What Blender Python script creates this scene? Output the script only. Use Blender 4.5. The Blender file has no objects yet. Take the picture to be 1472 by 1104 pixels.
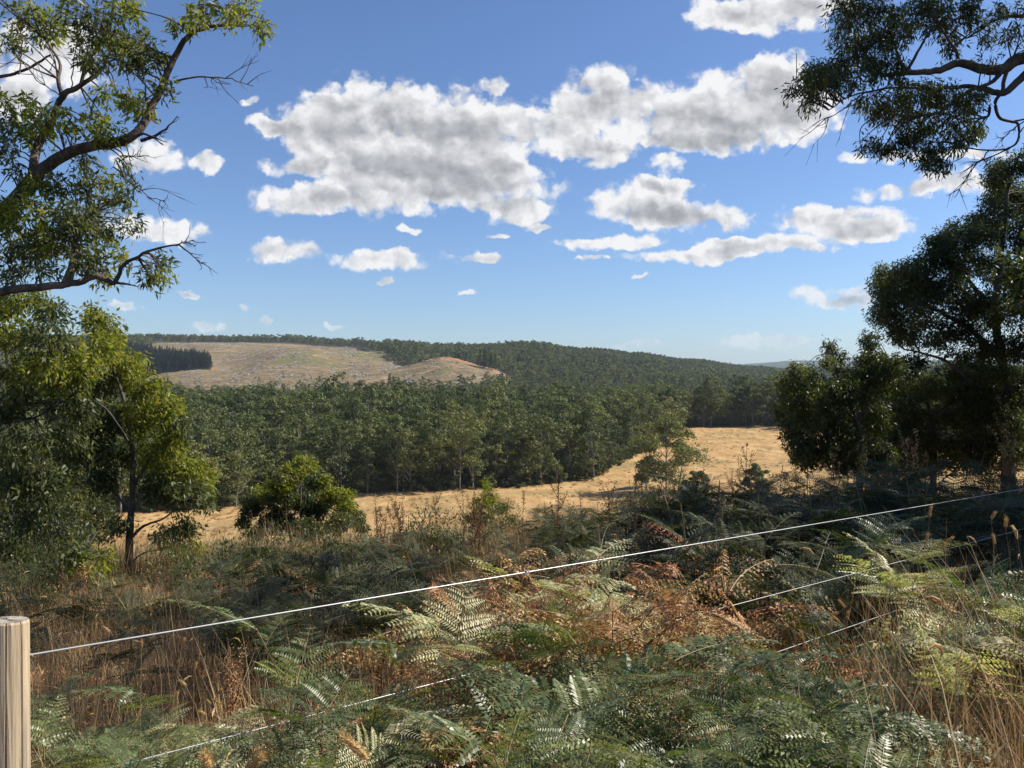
import bpy, math, random
import numpy as np
from mathutils import Vector, Matrix, Euler
R = math.radians
random.seed(7)
rng = np.random.default_rng(7)
S = bpy.context.scene
C = S.collection
F, CX, HY = 1133.0, 736.0, 540.0          # focal length, centre column and horizon row of the photograph (pixels)

# ------------------------------------------------------------------ camera
cd = bpy.data.cameras.new("camera")
cam = bpy.data.objects.new("camera", cd); C.objects.link(cam)
cam.location = (0, 0, 0)
cam.rotation_euler = (R(90 - 0.61), 0, 0)
cd.sensor_width = 36; cd.lens = 36 * F / 1472
cd.clip_start = 0.05; cd.clip_end = 40000
S.camera = cam
# ------------------------------------------------------------------ sun + sky
SUN_AZ, SUN_EL = 79, 43
SKY, SUN, EXPO = 0.066, 5.0, 0.60
sd = bpy.data.lights.new("sun", 'SUN'); so = bpy.data.objects.new("sun", sd); C.objects.link(so)
sdir = Vector((math.sin(R(SUN_AZ)) * math.cos(R(SUN_EL)), math.cos(R(SUN_AZ)) * math.cos(R(SUN_EL)), math.sin(R(SUN_EL))))
so.rotation_euler = sdir.to_track_quat('Z', 'Y').to_euler()
sd.energy = SUN; sd.angle = R(0.53); sd.color = (1.0, 0.93, 0.82)
S.view_settings.view_transform = 'Standard'; S.view_settings.look = 'None'
S.view_settings.exposure = EXPO; S.view_settings.gamma = 1; S.view_settings.use_curve_mapping = False
S.render.engine = 'CYCLES'
S.cycles.use_denoising = True
S.cycles.max_bounces = 6; S.cycles.diffuse_bounces = 3; S.cycles.glossy_bounces = 2
S.cycles.transmission_bounces = 4; S.cycles.volume_bounces = 1; S.cycles.transparent_max_bounces = 8
S.cycles.use_adaptive_sampling = True; S.cycles.adaptive_threshold = 0.012

class NT:
    """tiny node-tree helper"""
    def __init__(s, tree): s.t = tree; s.n = tree.nodes; s.l = tree.links
    def new(s, typ, **k):
        n = s.n.new(typ)
        for a, b in k.items(): setattr(n, a, b)
        return n
    def put(s, sock, v):
        if isinstance(v, bpy.types.NodeSocket): s.l.new(v, sock)
        elif v is not None: sock.default_value = v
    def math(s, op, a, b=None, c=None, clamp=False):
        n = s.new('ShaderNodeMath', operation=op, use_clamp=clamp)
        s.put(n.inputs[0], a); s.put(n.inputs[1], b)
        if c is not None: s.put(n.inputs[2], c)
        return n.outputs[0]
    def vec(s, op, a, b=None, c=None, out=0):
        n = s.new('ShaderNodeVectorMath', operation=op)
        s.put(n.inputs[0], a)
        if b is not None: s.put(n.inputs[1], b)
        if c is not None: s.put(n.inputs[2], c)
        return n.outputs[out]
    def smooth(s, v, a, b, lo=0.0, hi=1.0):
        n = s.new('ShaderNodeMapRange', interpolation_type='SMOOTHSTEP')
        s.put(n.inputs['Value'], v); s.put(n.inputs['From Min'], a); s.put(n.inputs['From Max'], b)
        n.inputs['To Min'].default_value = lo; n.inputs['To Max'].default_value = hi
        return n.outputs['Result']
    def noise(s, v, scale, detail=5, rough=0.5, dist=0.0, col=False):
        n = s.new('ShaderNodeTexNoise'); s.put(n.inputs['Vector'], v)
        n.inputs['Scale'].default_value = scale; n.inputs['Detail'].default_value = detail
        n.inputs['Roughness'].default_value = rough; n.inputs['Distortion'].default_value = dist
        return n.outputs['Color' if col else 'Fac']
    def mix(s, f, a, b, mode='MIX'):
        n = s.new('ShaderNodeMix', data_type='RGBA', blend_type=mode)
        s.put(n.inputs[0], f)
        s.put(n.inputs[6], a if isinstance(a, bpy.types.NodeSocket) else (*a, 1)[:4])
        s.put(n.inputs[7], b if isinstance(b, bpy.types.NodeSocket) else (*b, 1)[:4])
        return n.outputs[2]
    def ramp(s, f, stops):
        n = s.new('ShaderNodeValToRGB'); s.put(n.inputs[0], f)
        e = n.color_ramp.elements
        while len(e) < len(stops): e.new(0.5)
        for i, (p, c) in enumerate(stops): e[i].position = p; e[i].color = (*c, 1)
        return n.outputs[0]

CLOUDS = [  # centre x, y, radius x, y in the directions of the photograph
 (450,178,70,46),(530,150,72,46),(640,160,95,46),(700,200,70,50),(560,215,150,56),(430,286,78,26),(560,282,135,34),
 (720,262,95,40),(745,300,65,20),(395,180,38,12),(420,238,50,14),(610,240,140,40),
 (800,180,66,46),(865,135,66,40),(950,180,130,44),(1060,145,120,50),(1125,100,50,32),(1150,165,95,42),(860,222,50,20),(1030,205,110,16),(960,235,30,14),
 (930,288,95,34),(985,312,100,24),(870,345,80,12),(955,262,38,12),(850,368,26,6),
 (1200,312,120,26),(1250,330,85,16),(1110,350,110,14),(985,368,105,13),(1050,356,40,16),
 (1285,272,62,15),(1375,260,55,18),(1280,225,70,12),(1400,225,60,10),
 (1035,22,52,28),(1125,20,80,36),(1180,5,60,20),
 (395,361,66,20),(540,377,80,16),(680,370,48,10),(588,333,18,7),(714,336,22,6),(557,406,13,6),(670,423,18,6),
 (225,330,75,25),(215,232,62,30),(296,242,22,15),(80,90,120,60),(20,150,50,34),(187,443,26,9),(265,423,20,8),
 (716,120,24,15),(355,148,17,8),(1200,425,66,18),(1225,440,50,14),(1110,492,90,10),(390,462,14,8),(488,467,17,7),(300,470,30,7),(915,398,12,4),(1040,437,12,4),(350,438,10,6),(910,497,30,6),(780,325,22,7)]

W = bpy.data.worlds.new("World"); S.world = W; W.use_nodes = True
def build_world():
    t = NT(W.node_tree); t.n.clear()
    out = t.new('ShaderNodeOutputWorld'); bg = t.new('ShaderNodeBackground')
    sky = t.new('ShaderNodeTexSky', sky_type='NISHITA')
    sky.sun_disc = False; sky.sun_elevation = R(SUN_EL); sky.sun_rotation = R(SUN_AZ)
    sky.altitude = 100; sky.air_density = 1.0; sky.dust_density = 0.6; sky.ozone_density = 1.6
    d = t.new('ShaderNodeTexCoord').outputs['Generated']
    sep = t.new('ShaderNodeSeparateXYZ'); t.put(sep.inputs[0], d)
    yy = t.math('MAXIMUM', sep.outputs[1], 0.02)
    cmb = t.new('ShaderNodeCombineXYZ')
    t.put(cmb.inputs[0], t.math('DIVIDE', sep.outputs[0], yy)); t.put(cmb.inputs[1], t.math('DIVIDE', sep.outputs[2], yy))
    cmb.inputs[2].default_value = 1.0
    p0 = cmb.outputs[0]
    # billow warp of the cloud outline
    w1 = t.noise(p0, 9.0, 3, 0.55, col=True)
    def billow(v, sc):
        n = t.new('ShaderNodeTexVoronoi', voronoi_dimensions='2D', feature='SMOOTH_F1'); t.put(n.inputs['Vector'], v)
        n.inputs['Scale'].default_value = sc; n.inputs['Detail'].default_value = 2.5; n.inputs['Roughness'].default_value = .6; n.inputs['Smoothness'].default_value = .35
        return n.outputs['Distance']
    w2 = t.noise(p0, 38.0, 4, 0.6, col=True)
    p = t.vec('MULTIPLY_ADD', t.vec('SUBTRACT', w1, (.5, .5, .5)), (0.050, 0.032, 0), p0)
    p = t.vec('MULTIPLY_ADD', t.vec('SUBTRACT', w2, (.5, .5, .5)), (0.034, 0.026, 0), p)
    acc = (0, 0, 0)
    for (x, y, rx, ry) in CLOUDS:
        sx, sy = F / (rx * 1.18), F / (ry * 1.18)
        u, v = (x - CX) / F, (HY - y) / F
        pc = p if acc == (0, 0, 0) else t.vec('MULTIPLY_ADD', acc, (1e-6, 1e-6, 0), p)   # keeps evaluation sequential
        q = t.vec('MULTIPLY_ADD', pc, (sx, sy, 1), (-u * sx, -v * sy, 0))
        dd = t.vec('DOT_PRODUCT', q, q, out=1)
        w = t.math('SUBTRACT', 2.0, dd, clamp=True)
        acc = t.vec('MULTIPLY_ADD', q, w, acc)
    s2 = t.new('ShaderNodeSeparateXYZ'); t.put(s2.inputs[0], acc)
    dens = s2.outputs[2]
    nz = t.noise(p0, 55.0, 6, 0.62)
    nzo = t.noise(t.vec('ADD', p0, (0.006, 0.010, 0)), 55.0, 6, 0.62)
    nl = t.noise(t.vec('MULTIPLY', p0, (1, 1.8, 1)), 13.0, 4, 0.55)
    nlo = t.noise(t.vec('MULTIPLY', t.vec('ADD', p0, (0.012, 0.02, 0)), (1, 1.8, 1)), 13.0, 4, 0.55)
    bo = t.vec('MULTIPLY_ADD', t.vec('SUBTRACT', w2, (.5, .5, .5)), (0.03, 0.03, 0), p0)
    bl = billow(bo, 20.0); blo = billow(t.vec('ADD', bo, (0.007, 0.010, 0)), 20.0)
    e = t.math('ADD', dens, t.math('MULTIPLY', t.math('MULTIPLY', t.math('SUBTRACT', nz, 0.5), 0.9), t.smooth(dens, 0.0, 0.3)))
    e = t.math('ADD', e, t.math('MULTIPLY', t.math('MULTIPLY', t.math('SUBTRACT', nl, 0.5), 0.7), t.smooth(dens, 0.0, 0.3)))
    e = t.math('ADD', e, t.math('MULTIPLY', t.math('MULTIPLY', t.math('SUBTRACT', 0.66, bl), 0.95), t.smooth(dens, 0.0, 0.3)))
    alpha = t.math('MULTIPLY', t.smooth(e, 0.03, 0.66), t.smooth(dens, 0.0, 0.6))
    # lighting of the cloud body: thick cores grey, sun side bright
    inv = t.math('DIVIDE', 1.0, t.math('MAXIMUM', dens, 0.15))
    ny = t.math('MULTIPLY', s2.outputs[1], inv); nx = t.math('MULTIPLY', s2.outputs[0], inv)
    side = t.math('ADD', t.math('MULTIPLY', ny, 0.75), t.math('MULTIPLY', nx, 0.18))
    thick = t.smooth(t.math('ADD', dens, t.math('MULTIPLY', t.math('SUBTRACT', nl, .5), 0.6)), 0.55, 1.7)
    relief = t.math('ADD', t.math('MULTIPLY', t.math('SUBTRACT', nz, nzo), 0.18), t.math('MULTIPLY', t.math('SUBTRACT', nl, nlo), 0.7))
    sh = t.math('MULTIPLY', thick, t.smooth(t.math('ADD', side, t.math('MULTIPLY', t.math('SUBTRACT', nl, .5), 0.5)), 0.60, -0.05))
    br = t.math('SUBTRACT', 0.97, t.math('MULTIPLY', sh, 0.36))
    relief = t.math('ADD', relief, t.math('MULTIPLY', t.math('SUBTRACT', blo, bl), 0.30))
    br = t.math('ADD', br, relief)
    br = t.math('MINIMUM', t.math('MAXIMUM', br, 0.30), 1.0)
    ccol = t.ramp(br, [(0.0, (.28, .30, .34)), (0.40, (.36, .37, .40)), (0.6, (.50, .51, .54)), (0.85, (.76, .77, .80)), (1.0, (.95, .95, .96))])
    ccol = t.vec('SCALE', ccol); ccol.node.inputs['Scale'].default_value = 0.98 / SKY / 2 ** EXPO
    # thin the far small clouds near the horizon, none behind the viewer
    lowf = t.smooth(sep.outputs[2], 0.015, 0.14, 0.30, 1.0)
    alpha = t.math('MULTIPLY', alpha, lowf)
    alpha = t.math('MULTIPLY', alpha, t.smooth(sep.outputs[1], 0.05, 0.3))
    # sky base, slightly more saturated as the phone shows it
    skyc = t.mix(1.0, sky.outputs[0], SKYTINT, 'MULTIPLY')
    colr = t.mix(alpha, skyc, ccol)
    t.put(bg.inputs['Color'], colr); bg.inputs['Strength'].default_value = SKY
    t.l.new(bg.outputs[0], out.inputs[0])
    W.cycles.sampling_method = 'MANUAL'; W.cycles.sample_map_resolution = 512
SKYTINT = (0.90, 1.10, 1.42)
build_world()

# ------------------------------------------------------------------ helpers
def link(o, parent=None):
    C.objects.link(o)
    if parent is not None: o.parent = parent
    return o
def tag(o, label=None, cat=None, group=None, kind=None):
    if label: o['label'] = label
    if cat: o['category'] = cat
    if group: o['group'] = group
    if kind: o['kind'] = kind
    return o
def empty(name, loc, rz=0):
    o = bpy.data.objects.new(name, None); o.location = loc; o.rotation_euler = (0, 0, rz); o.empty_display_size = 0.3
    return link(o)
def meshq(name, V, Q, mats, mi=None, smooth=False):
    """mesh of quads from arrays; repeated last index = triangle"""
    V = np.asarray(V, np.float32).reshape(-1, 3); Q = np.asarray(Q, np.int32).reshape(-1, 4)
    me = bpy.data.meshes.new(name)
    me.vertices.add(len(V)); me.vertices.foreach_set('co', V.ravel())
    me.loops.add(Q.size); me.loops.foreach_set('vertex_index', Q.ravel())
    me.polygons.add(len(Q))
    me.polygons.foreach_set('loop_start', np.arange(0, Q.size, 4, dtype=np.int32))
    me.polygons.foreach_set('loop_total', np.full(len(Q), 4, np.int32))
    if mi is not None: me.polygons.foreach_set('material_index', np.asarray(mi, np.int32))
    me.polygons.foreach_set('use_smooth', np.full(len(Q), bool(smooth)))
    for m in (mats if isinstance(mats, (list, tuple)) else [mats]): me.materials.append(m)
    me.update(calc_edges=True)
    return me
def obj(name, me, parent=None, loc=(0, 0, 0)):
    o = bpy.data.objects.new(name, me); o.location = loc
    return link(o, parent)
class MB:
    """collects quads"""
    def __init__(s): s.v = []; s.q = []; s.m = []; s.n = 0
    def add(s, V, Q, m=0):
        V = np.asarray(V, float).reshape(-1, 3); Q = np.asarray(Q, int).reshape(-1, 4)
        s.v.append(V); s.q.append(Q + s.n); s.m.append(np.full(len(Q), m)); s.n += len(V)
    def mesh(s, name, mats, smooth=False):
        if not s.v: return meshq(name, np.zeros((0, 3)), np.zeros((0, 4)), mats)
        return meshq(name, np.concatenate(s.v), np.concatenate(s.q), mats, np.concatenate(s.m), smooth)
    def tube(s, P, r, k=6, m=0):
        P = np.asarray(P, float); n = len(P); r = np.broadcast_to(np.asarray(r, float), (n,))
        T = np.gradient(P, axis=0); T /= np.linalg.norm(T, axis=1)[:, None] + 1e-9
        up = np.array([0, 0, 1.0]) if abs(T[:, 2]).mean() < .8 else np.array([1.0, 0, 0])
        A = np.cross(T, up); A /= np.linalg.norm(A, axis=1)[:, None] + 1e-9
        B = np.cross(T, A)
        a = np.arange(k) * 2 * math.pi / k
        V = P[:, None] + r[:, None, None] * (np.cos(a)[None, :, None] * A[:, None] + np.sin(a)[None, :, None] * B[:, None])
        V = V.reshape(-1, 3)
        i = np.arange(n - 1)[:, None] * k; j = np.arange(k)[None]; j2 = (j + 1) % k
        Q = np.stack([i + j, i + j2, i + k + j2, i + k + j], -1).reshape(-1, 4)
        s.add(V, Q, m)
    def leaves(s, P, D, N, L, Wd, m=0, mid=0.45):
        """diamond leaves: base P, direction D, normal N (arrays)"""
        P = np.asarray(P, float); n = len(P)
        D = D / (np.linalg.norm(D, axis=1)[:, None] + 1e-9)
        X = np.cross(D, N); X /= np.linalg.norm(X, axis=1)[:, None] + 1e-9
        L = np.broadcast_to(L, (n,))[:, None]; Wd = np.broadcast_to(Wd, (n,))[:, None]
        V = np.stack([P, P + D * L * mid + X * Wd / 2, P + D * L, P + D * L * mid - X * Wd / 2], 1).reshape(-1, 3)
        s.add(V, np.arange(4 * n).reshape(-1, 4), m)
def rnd_unit(n):
    v = rng.normal(size=(n, 3)); return v / np.linalg.norm(v, axis=1)[:, None]
def spline(P, n=8):
    """Catmull-Rom through points"""
    P = np.asarray(P, float)
    if len(P) < 3: 
        t = np.linspace(0, 1, n)[:, None]; return P[0] * (1 - t) + P[-1] * t
    E = np.vstack([2 * P[0] - P[1], P, 2 * P[-1] - P[-2]]); out = []
    for i in range(len(P) - 1):
        a, b, c, d = E[i:i + 4]
        for t in np.arange(n) / n:
            out.append(.5 * (2 * b + (c - a) * t + (2 * a - 5 * b + 4 * c - d) * t * t + (3 * b - a - 3 * c + d) * t ** 3))
    out.append(P[-1]); return np.array(out)
def at(px, py, Y):
    return np.array([(px - CX) / F * Y, Y, (HY - py) / F * Y])

def gn_scatter(name, protos, P, rot, sc, idx, parent=None):
    """one object that instances the prototype meshes on its points"""
    me = bpy.data.meshes.new(name); n = len(P)
    me.vertices.add(n); me.vertices.foreach_set('co', np.asarray(P, np.float32).ravel())
    a = me.attributes.new('rot', 'FLOAT_VECTOR', 'POINT'); a.data.foreach_set('vector', np.asarray(rot, np.float32).ravel())
    a = me.attributes.new('sc', 'FLOAT_VECTOR', 'POINT'); a.data.foreach_set('vector', np.asarray(sc, np.float32).ravel())
    a = me.attributes.new('pick', 'INT', 'POINT'); a.data.foreach_set('value', np.asarray(idx, np.int32).ravel())
    o = obj(name, me, parent)
    ng = bpy.data.node_groups.new(name + "_scatter", 'GeometryNodeTree')
    ng.interface.new_socket('Geometry', in_out='INPUT', socket_type='NodeSocketGeometry')
    ng.interface.new_socket('Geometry', in_out='OUTPUT', socket_type='NodeSocketGeometry')
    gi = ng.nodes.new('NodeGroupInput'); go = ng.nodes.new('NodeGroupOutput')
    iop = ng.nodes.new('GeometryNodeInstanceOnPoints'); jn = ng.nodes.new('GeometryNodeJoinGeometry')
    for p in protos:
        oi = ng.nodes.new('GeometryNodeObjectInfo'); oi.inputs['Object'].default_value = p; oi.inputs['As Instance'].default_value = True
        ng.links.new(oi.outputs['Geometry'], jn.inputs[0])
    def att(nm, typ):
        x = ng.nodes.new('GeometryNodeInputNamedAttribute'); x.data_type = typ; x.inputs['Name'].default_value = nm; return x.outputs['Attribute']
    ng.links.new(gi.outputs[0], iop.inputs['Points']); ng.links.new(jn.outputs[0], iop.inputs['Instance'])
    iop.inputs['Pick Instance'].default_value = True
    ng.links.new(att('pick', 'INT'), iop.inputs['Instance Index'])
    e2r = ng.nodes.new('FunctionNodeEulerToRotation')
    ng.links.new(att('rot', 'FLOAT_VECTOR'), e2r.inputs[0]); ng.links.new(e2r.outputs[0], iop.inputs['Rotation'])
    ng.links.new(att('sc', 'FLOAT_VECTOR'), iop.inputs['Scale'])
    ng.links.new(iop.outputs[0], go.inputs[0])
    md = o.modifiers.new('scatter', 'NODES'); md.node_group = ng
    return o
def proto(name, me): return bpy.data.objects.new(name, me)   # unlinked source for scattering

# ------------------------------------------------------------------ materials
def newmat(name):
    m = bpy.data.materials.new(name); m.use_nodes = True
    t = NT(m.node_tree); t.n.clear(); return m, t
def leafmat(name, cols, trans=0.25, tcol=None, rough=0.45, spec=0.5, isl=True, objvar=0.0, nscale=0.0, tmix=None):
    """two-sided leaf: principled + translucent, colour varies leaf by leaf and plant by plant"""
    m, t = newmat(name)
    g = t.new('ShaderNodeNewGeometry'); oi = t.new('ShaderNodeObjectInfo')
    f = g.outputs['Random Per Island'] if isl else t.noise(g.outputs['Position'], 3.0, 2)
    n = len(cols)
    c = t.ramp(f, [(i / max(1, n - 1), cols[i]) for i in range(n)])
    if nscale:
        nn = t.noise(t.new('ShaderNodeTexCoord').outputs['Object'], nscale, 2)
        c = t.mix(t.smooth(nn, .35, .65), c, tmix, 'MIX') if tmix else c
    if objvar:
        hs = t.new('ShaderNodeHueSaturation'); t.put(hs.inputs['Color'], c)
        t.put(hs.inputs['Value'], t.math('MULTIPLY_ADD', oi.outputs['Random'], objvar * 2, 1 - objvar))
        t.put(hs.inputs['Hue'], t.math('MULTIPLY_ADD', oi.outputs['Random'], -.05, .52))
        c = hs.outputs[0]
    b = t.new('ShaderNodeBsdfPrincipled'); t.put(b.inputs['Base Color'], c)
    b.inputs['Roughness'].default_value = rough; b.inputs['Specular IOR Level'].default_value = spec
    o = t.new('ShaderNodeOutputMaterial')
    if trans > 0:
        tr = t.new('ShaderNodeBsdfTranslucent')
        t.put(tr.inputs['Color'], t.mix(1.0, c, tcol or (1.6, 1.75, .6), 'MULTIPLY'))
        mx = t.new('ShaderNodeMixShader'); mx.inputs[0].default_value = trans
        t.l.new(b.outputs[0], mx.inputs[1]); t.l.new(tr.outputs[0], mx.inputs[2]); t.l.new(mx.outputs[0], o.inputs[0])
    else: t.l.new(b.outputs[0], o.inputs[0])
    return m
def barkmat(name, c1, c2, sc=6, rough=.85):
    m, t = newmat(name)
    p = t.new('ShaderNodeTexCoord').outputs['Object']
    n = t.noise(t.vec('MULTIPLY', p, (1, 1, .25)), sc, 5, .6); n2 = t.noise(p, sc * 5, 3)
    b = t.new('ShaderNodeBsdfPrincipled'); t.put(b.inputs['Base Color'], t.mix(t.smooth(t.math('ADD', n, t.math('MULTIPLY', n2, .3)), .5, .8), c1, c2))
    b.inputs['Roughness'].default_value = rough
    bp = t.new('ShaderNodeBump'); bp.inputs['Strength'].default_value = .6; bp.inputs['Distance'].default_value = .02
    t.put(bp.inputs['Height'], n2); t.l.new(bp.outputs[0], b.inputs['Normal'])
    o = t.new('ShaderNodeOutputMaterial'); t.l.new(b.outputs[0], o.inputs[0]); return m

M = {}
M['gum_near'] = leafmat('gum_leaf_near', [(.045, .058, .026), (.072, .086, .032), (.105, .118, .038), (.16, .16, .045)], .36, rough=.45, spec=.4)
M['gum_lit'] = leafmat('gum_leaf_sunlit', [(.09, .105, .02), (.15, .17, .03), (.23, .235, .035), (.30, .27, .04)], .45, rough=.5, spec=.3)  # same gum leaf with sunlight on the crowns put into its colour
M['gum_shaded'] = leafmat('gum_leaf_shaded', [(.03, .042, .015), (.05, .064, .02), (.09, .10, .03)], .34, rough=.45, spec=.3)  # same gum leaf darkened, shade and backlight put into its colour
M['gum_far'] = leafmat('gum_leaf_far', [(.05, .07, .026), (.085, .105, .034), (.15, .165, .055)], .22, rough=.6, spec=.25, objvar=.42)
M['gum_olive'] = leafmat('gum_leaf_olive', [(.075, .09, .03), (.12, .135, .045), (.20, .20, .07)], .22, rough=.6, spec=.25, objvar=.35)
M['pine'] = leafmat('pine_needles', [(.018, .032, .018), (.028, .045, .024)], 0, rough=.7, spec=.2, objvar=.2)
M['bark'] = barkmat('gum_bark', (.04, .03, .024), (.14, .10, .075))  # bark darkened so the leaning limbs carry their shade in the colour
M['bark_dark'] = barkmat('gum_bark_dark', (.045, .036, .03), (.11, .085, .065))
M['bark_red'] = barkmat('gum_bark_reddish', (.14, .065, .04), (.22, .15, .11))
M['bark_pale'] = barkmat('gum_bark_pale', (.30, .27, .22), (.45, .41, .35), 1.5)
M['fern'] = leafmat('bracken_green', [(.05, .075, .02), (.10, .135, .04), (.19, .22, .085)], .27, tcol=(1.4, 1.6, .5), rough=.43, spec=.55, objvar=.35)
M['fern_dead'] = leafmat('bracken_brown', [(.32, .16, .055), (.50, .31, .13), (.70, .50, .25)], .25, tcol=(1.4, 1.1, .7), rough=.6, spec=.3, objvar=.15)
M['fern_pale'] = leafmat('bracken_pale', [(.26, .27, .11), (.42, .42, .20), (.62, .57, .34)], .30, tcol=(1.4, 1.5, .7), rough=.45, spec=.4, objvar=.12)  # pale fronds; sun highlights are also brightened into this colour
M['fern_lime'] = leafmat('bracken_yellow_green', [(.10, .15, .015), (.16, .20, .025), (.24, .24, .04)], .45, rough=.5, spec=.3, objvar=.2)
M['fern_shade'] = leafmat('bracken_shaded_green', [(.03, .045, .018), (.045, .062, .024), (.075, .075, .03)], .2, rough=.55, spec=.25, objvar=.2)  # bracken green darkened, the shade of the thicket is in the colour
M['straw'] = leafmat('dry_grass', [(.11, .07, .038), (.20, .13, .07), (.36, .25, .13), (.52, .38, .21)], .25, tcol=(1.3, 1.15, .8), rough=.6, spec=.25)
M['seed'] = leafmat('seed_head', [(.42, .27, .11), (.58, .40, .18)], .25, tcol=(1.2, 1.05, .7), rough=.7, spec=.1)
M['straw_pale'] = leafmat('pale_tussock', [(.38, .25, .12), (.50, .35, .18)], .3, tcol=(1.2, 1.1, .8), rough=.8, spec=.1)
M['stalk'] = leafmat('dead_stalk', [(.10, .045, .025), (.16, .08, .04)], .1, rough=.8, spec=.2)
M['greengrass'] = leafmat('green_grass', [(.07, .10, .02), (.12, .15, .03)], .35, rough=.5, spec=.3)

# ------------------------------------------------------------------ terrain
YK = np.array([14, 22, 40, 110, 150, 200, 300, 400, 500, 600, 700, 850, 1000, 1200, 1350, 1500, 1700, 2000, 2500, 3500, 5000, 6500, 8000, 9500.])
COLS = {  # height (camera = 0) along each photo column
 -300: [None, None, -10, -27, -27, -27, -27, -24, -26.5, -25, -21, 5, 22, 45, 60, 70, 75, 60, 30, 0, -10, -10, -10, -10],
 200:  [None, None, -10, -27, -28, -28, -28, -25, -26.5, -25, -21, 1, 16, 40, 57, 63, 66, 50, 20, 0, -10, -10, -10, -10],
 300:  [None, None, -9.6, -27.5, -28, -28, -28, -25, -21, -24, -21, 6, 20, 41, 58, 62, 63, 50, 20, 0, -10, -10, -10, -10],
 400:  [None, None, -9.6, -27.5, -28, -28.2, -28, -26, -26.5, -25, -21, 9, 22, 42, 58, 59, 60, 50, 20, 0, -10, -10, -10, -10],
 500:  [None, None, -9.6, -27.5, -28, -28.2, -28, -26, -26.5, -25, -21, 8, 20, 37, 48, 54, 54, 40, 20, 0, -10, -10, -10, -10],
 560:  [None, None, -9.6, -27.5, -28, -28, -28, -26, -26.5, -25, -21, 8, 17, 31, 42, 48, 50, 40, 20, 0, -10, -10, -10, -10],
 640:  [None, None, -9.6, -27.5, -28, -28, -28, -26, -26.5, -25, -21, 13, 10, 24, 34, 42, 45, 38, 20, 0, -10, -10, -10, -10],
 700:  [None, None, -9.5, -27.3, -28, -28, -28, -26, -26.5, -25, -21, 9, 8, 26, 37, 42, 42, 36, 20, 0, -10, -10, -10, -10],
 760:  [None, None, -9.4, -27, -27.8, -28, -28, -26, -24, -22, -16, -7, 7, 28, 42, 43, 40, 34, 20, 0, -10, -10, -10, -10],
 850:  [None, None, -9.2, -26.5, -27.4, -28, -27.5, -26, -25, -24, -21, -12, 0, 17, 29, 37, 38, 32, 20, 0, 0, 0, 0, -10],
 920:  [None, None, -9.0, -26, -27, -27.5, -27, -25, -25, -25, -23, -18, -8, 8, 18, 24, 29, 28, 16, 0, 10, 20, 20, 0],
 1000: [None, None, -8.8, -25.5, -26.6, -27, -25.7, -24, -24, -24, -24, -22, -17, -6, 1, 8, 15, 23, 14, 0, 20, 50, 40, 0],
 1080: [None, None, -8.4, -25, -26.5, -27, -25.5, -24, -24, -24, -24, -23, -20, -14, -10, -5, 3, 9, 14, 0, 40, 100, 110, 60],
 1150: [None, None, -8.0, -24, -26, -26.5, -25.3, -24, -24, -24, -24, -24, -23, -20, -17, -13, -8, 0, 4, 10, 50, 118, 140, 60],
 1350: [None, None, -7.6, -23, -24, -24, -24, -23, -22, -22, -22, -22, -21, -18, -14, -10, -4, 4, 12, 20, 60, 122, 150, 80],
 1800: [None, None, -7, -20, -22, -22, -22, -20, -18, -16, -14, -10, -6, 0, 6, 10, 16, 20, 24, 30, 60, 110, 120, 60]}
PXC = np.array(sorted(COLS)); TAB = np.array([[np.nan if a is None else a for a in COLS[k]] for k in sorted(COLS)], float)
def zn(X, Y): return -1.5 + .06 * X - .122 * Y
for i, px in enumerate(PXC):
    for k, y in enumerate(YK[:2]):
        u = np.clip((px - CX) / F, -.9, .8); TAB[i, k] = zn(u * y, y) - (1.1 if k else 0)
LY = np.log(YK)
def vnoise(X, Y, s, seed=0):
    """smooth value noise for terrain relief"""
    r = np.random.default_rng(seed); g = r.random((256, 256))
    x = X / s; y = Y / s; xi = np.floor(x).astype(int); yi = np.floor(y).astype(int); fx = x - xi; fy = y - yi
    fx = fx * fx * (3 - 2 * fx); fy = fy * fy * (3 - 2 * fy)
    G = lambda a, b: g[a % 256, b % 256]
    return (G(xi, yi) * (1 - fx) + G(xi + 1, yi) * fx) * (1 - fy) + (G(xi, yi + 1) * (1 - fx) + G(xi + 1, yi + 1) * fx) * fy - .5
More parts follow.
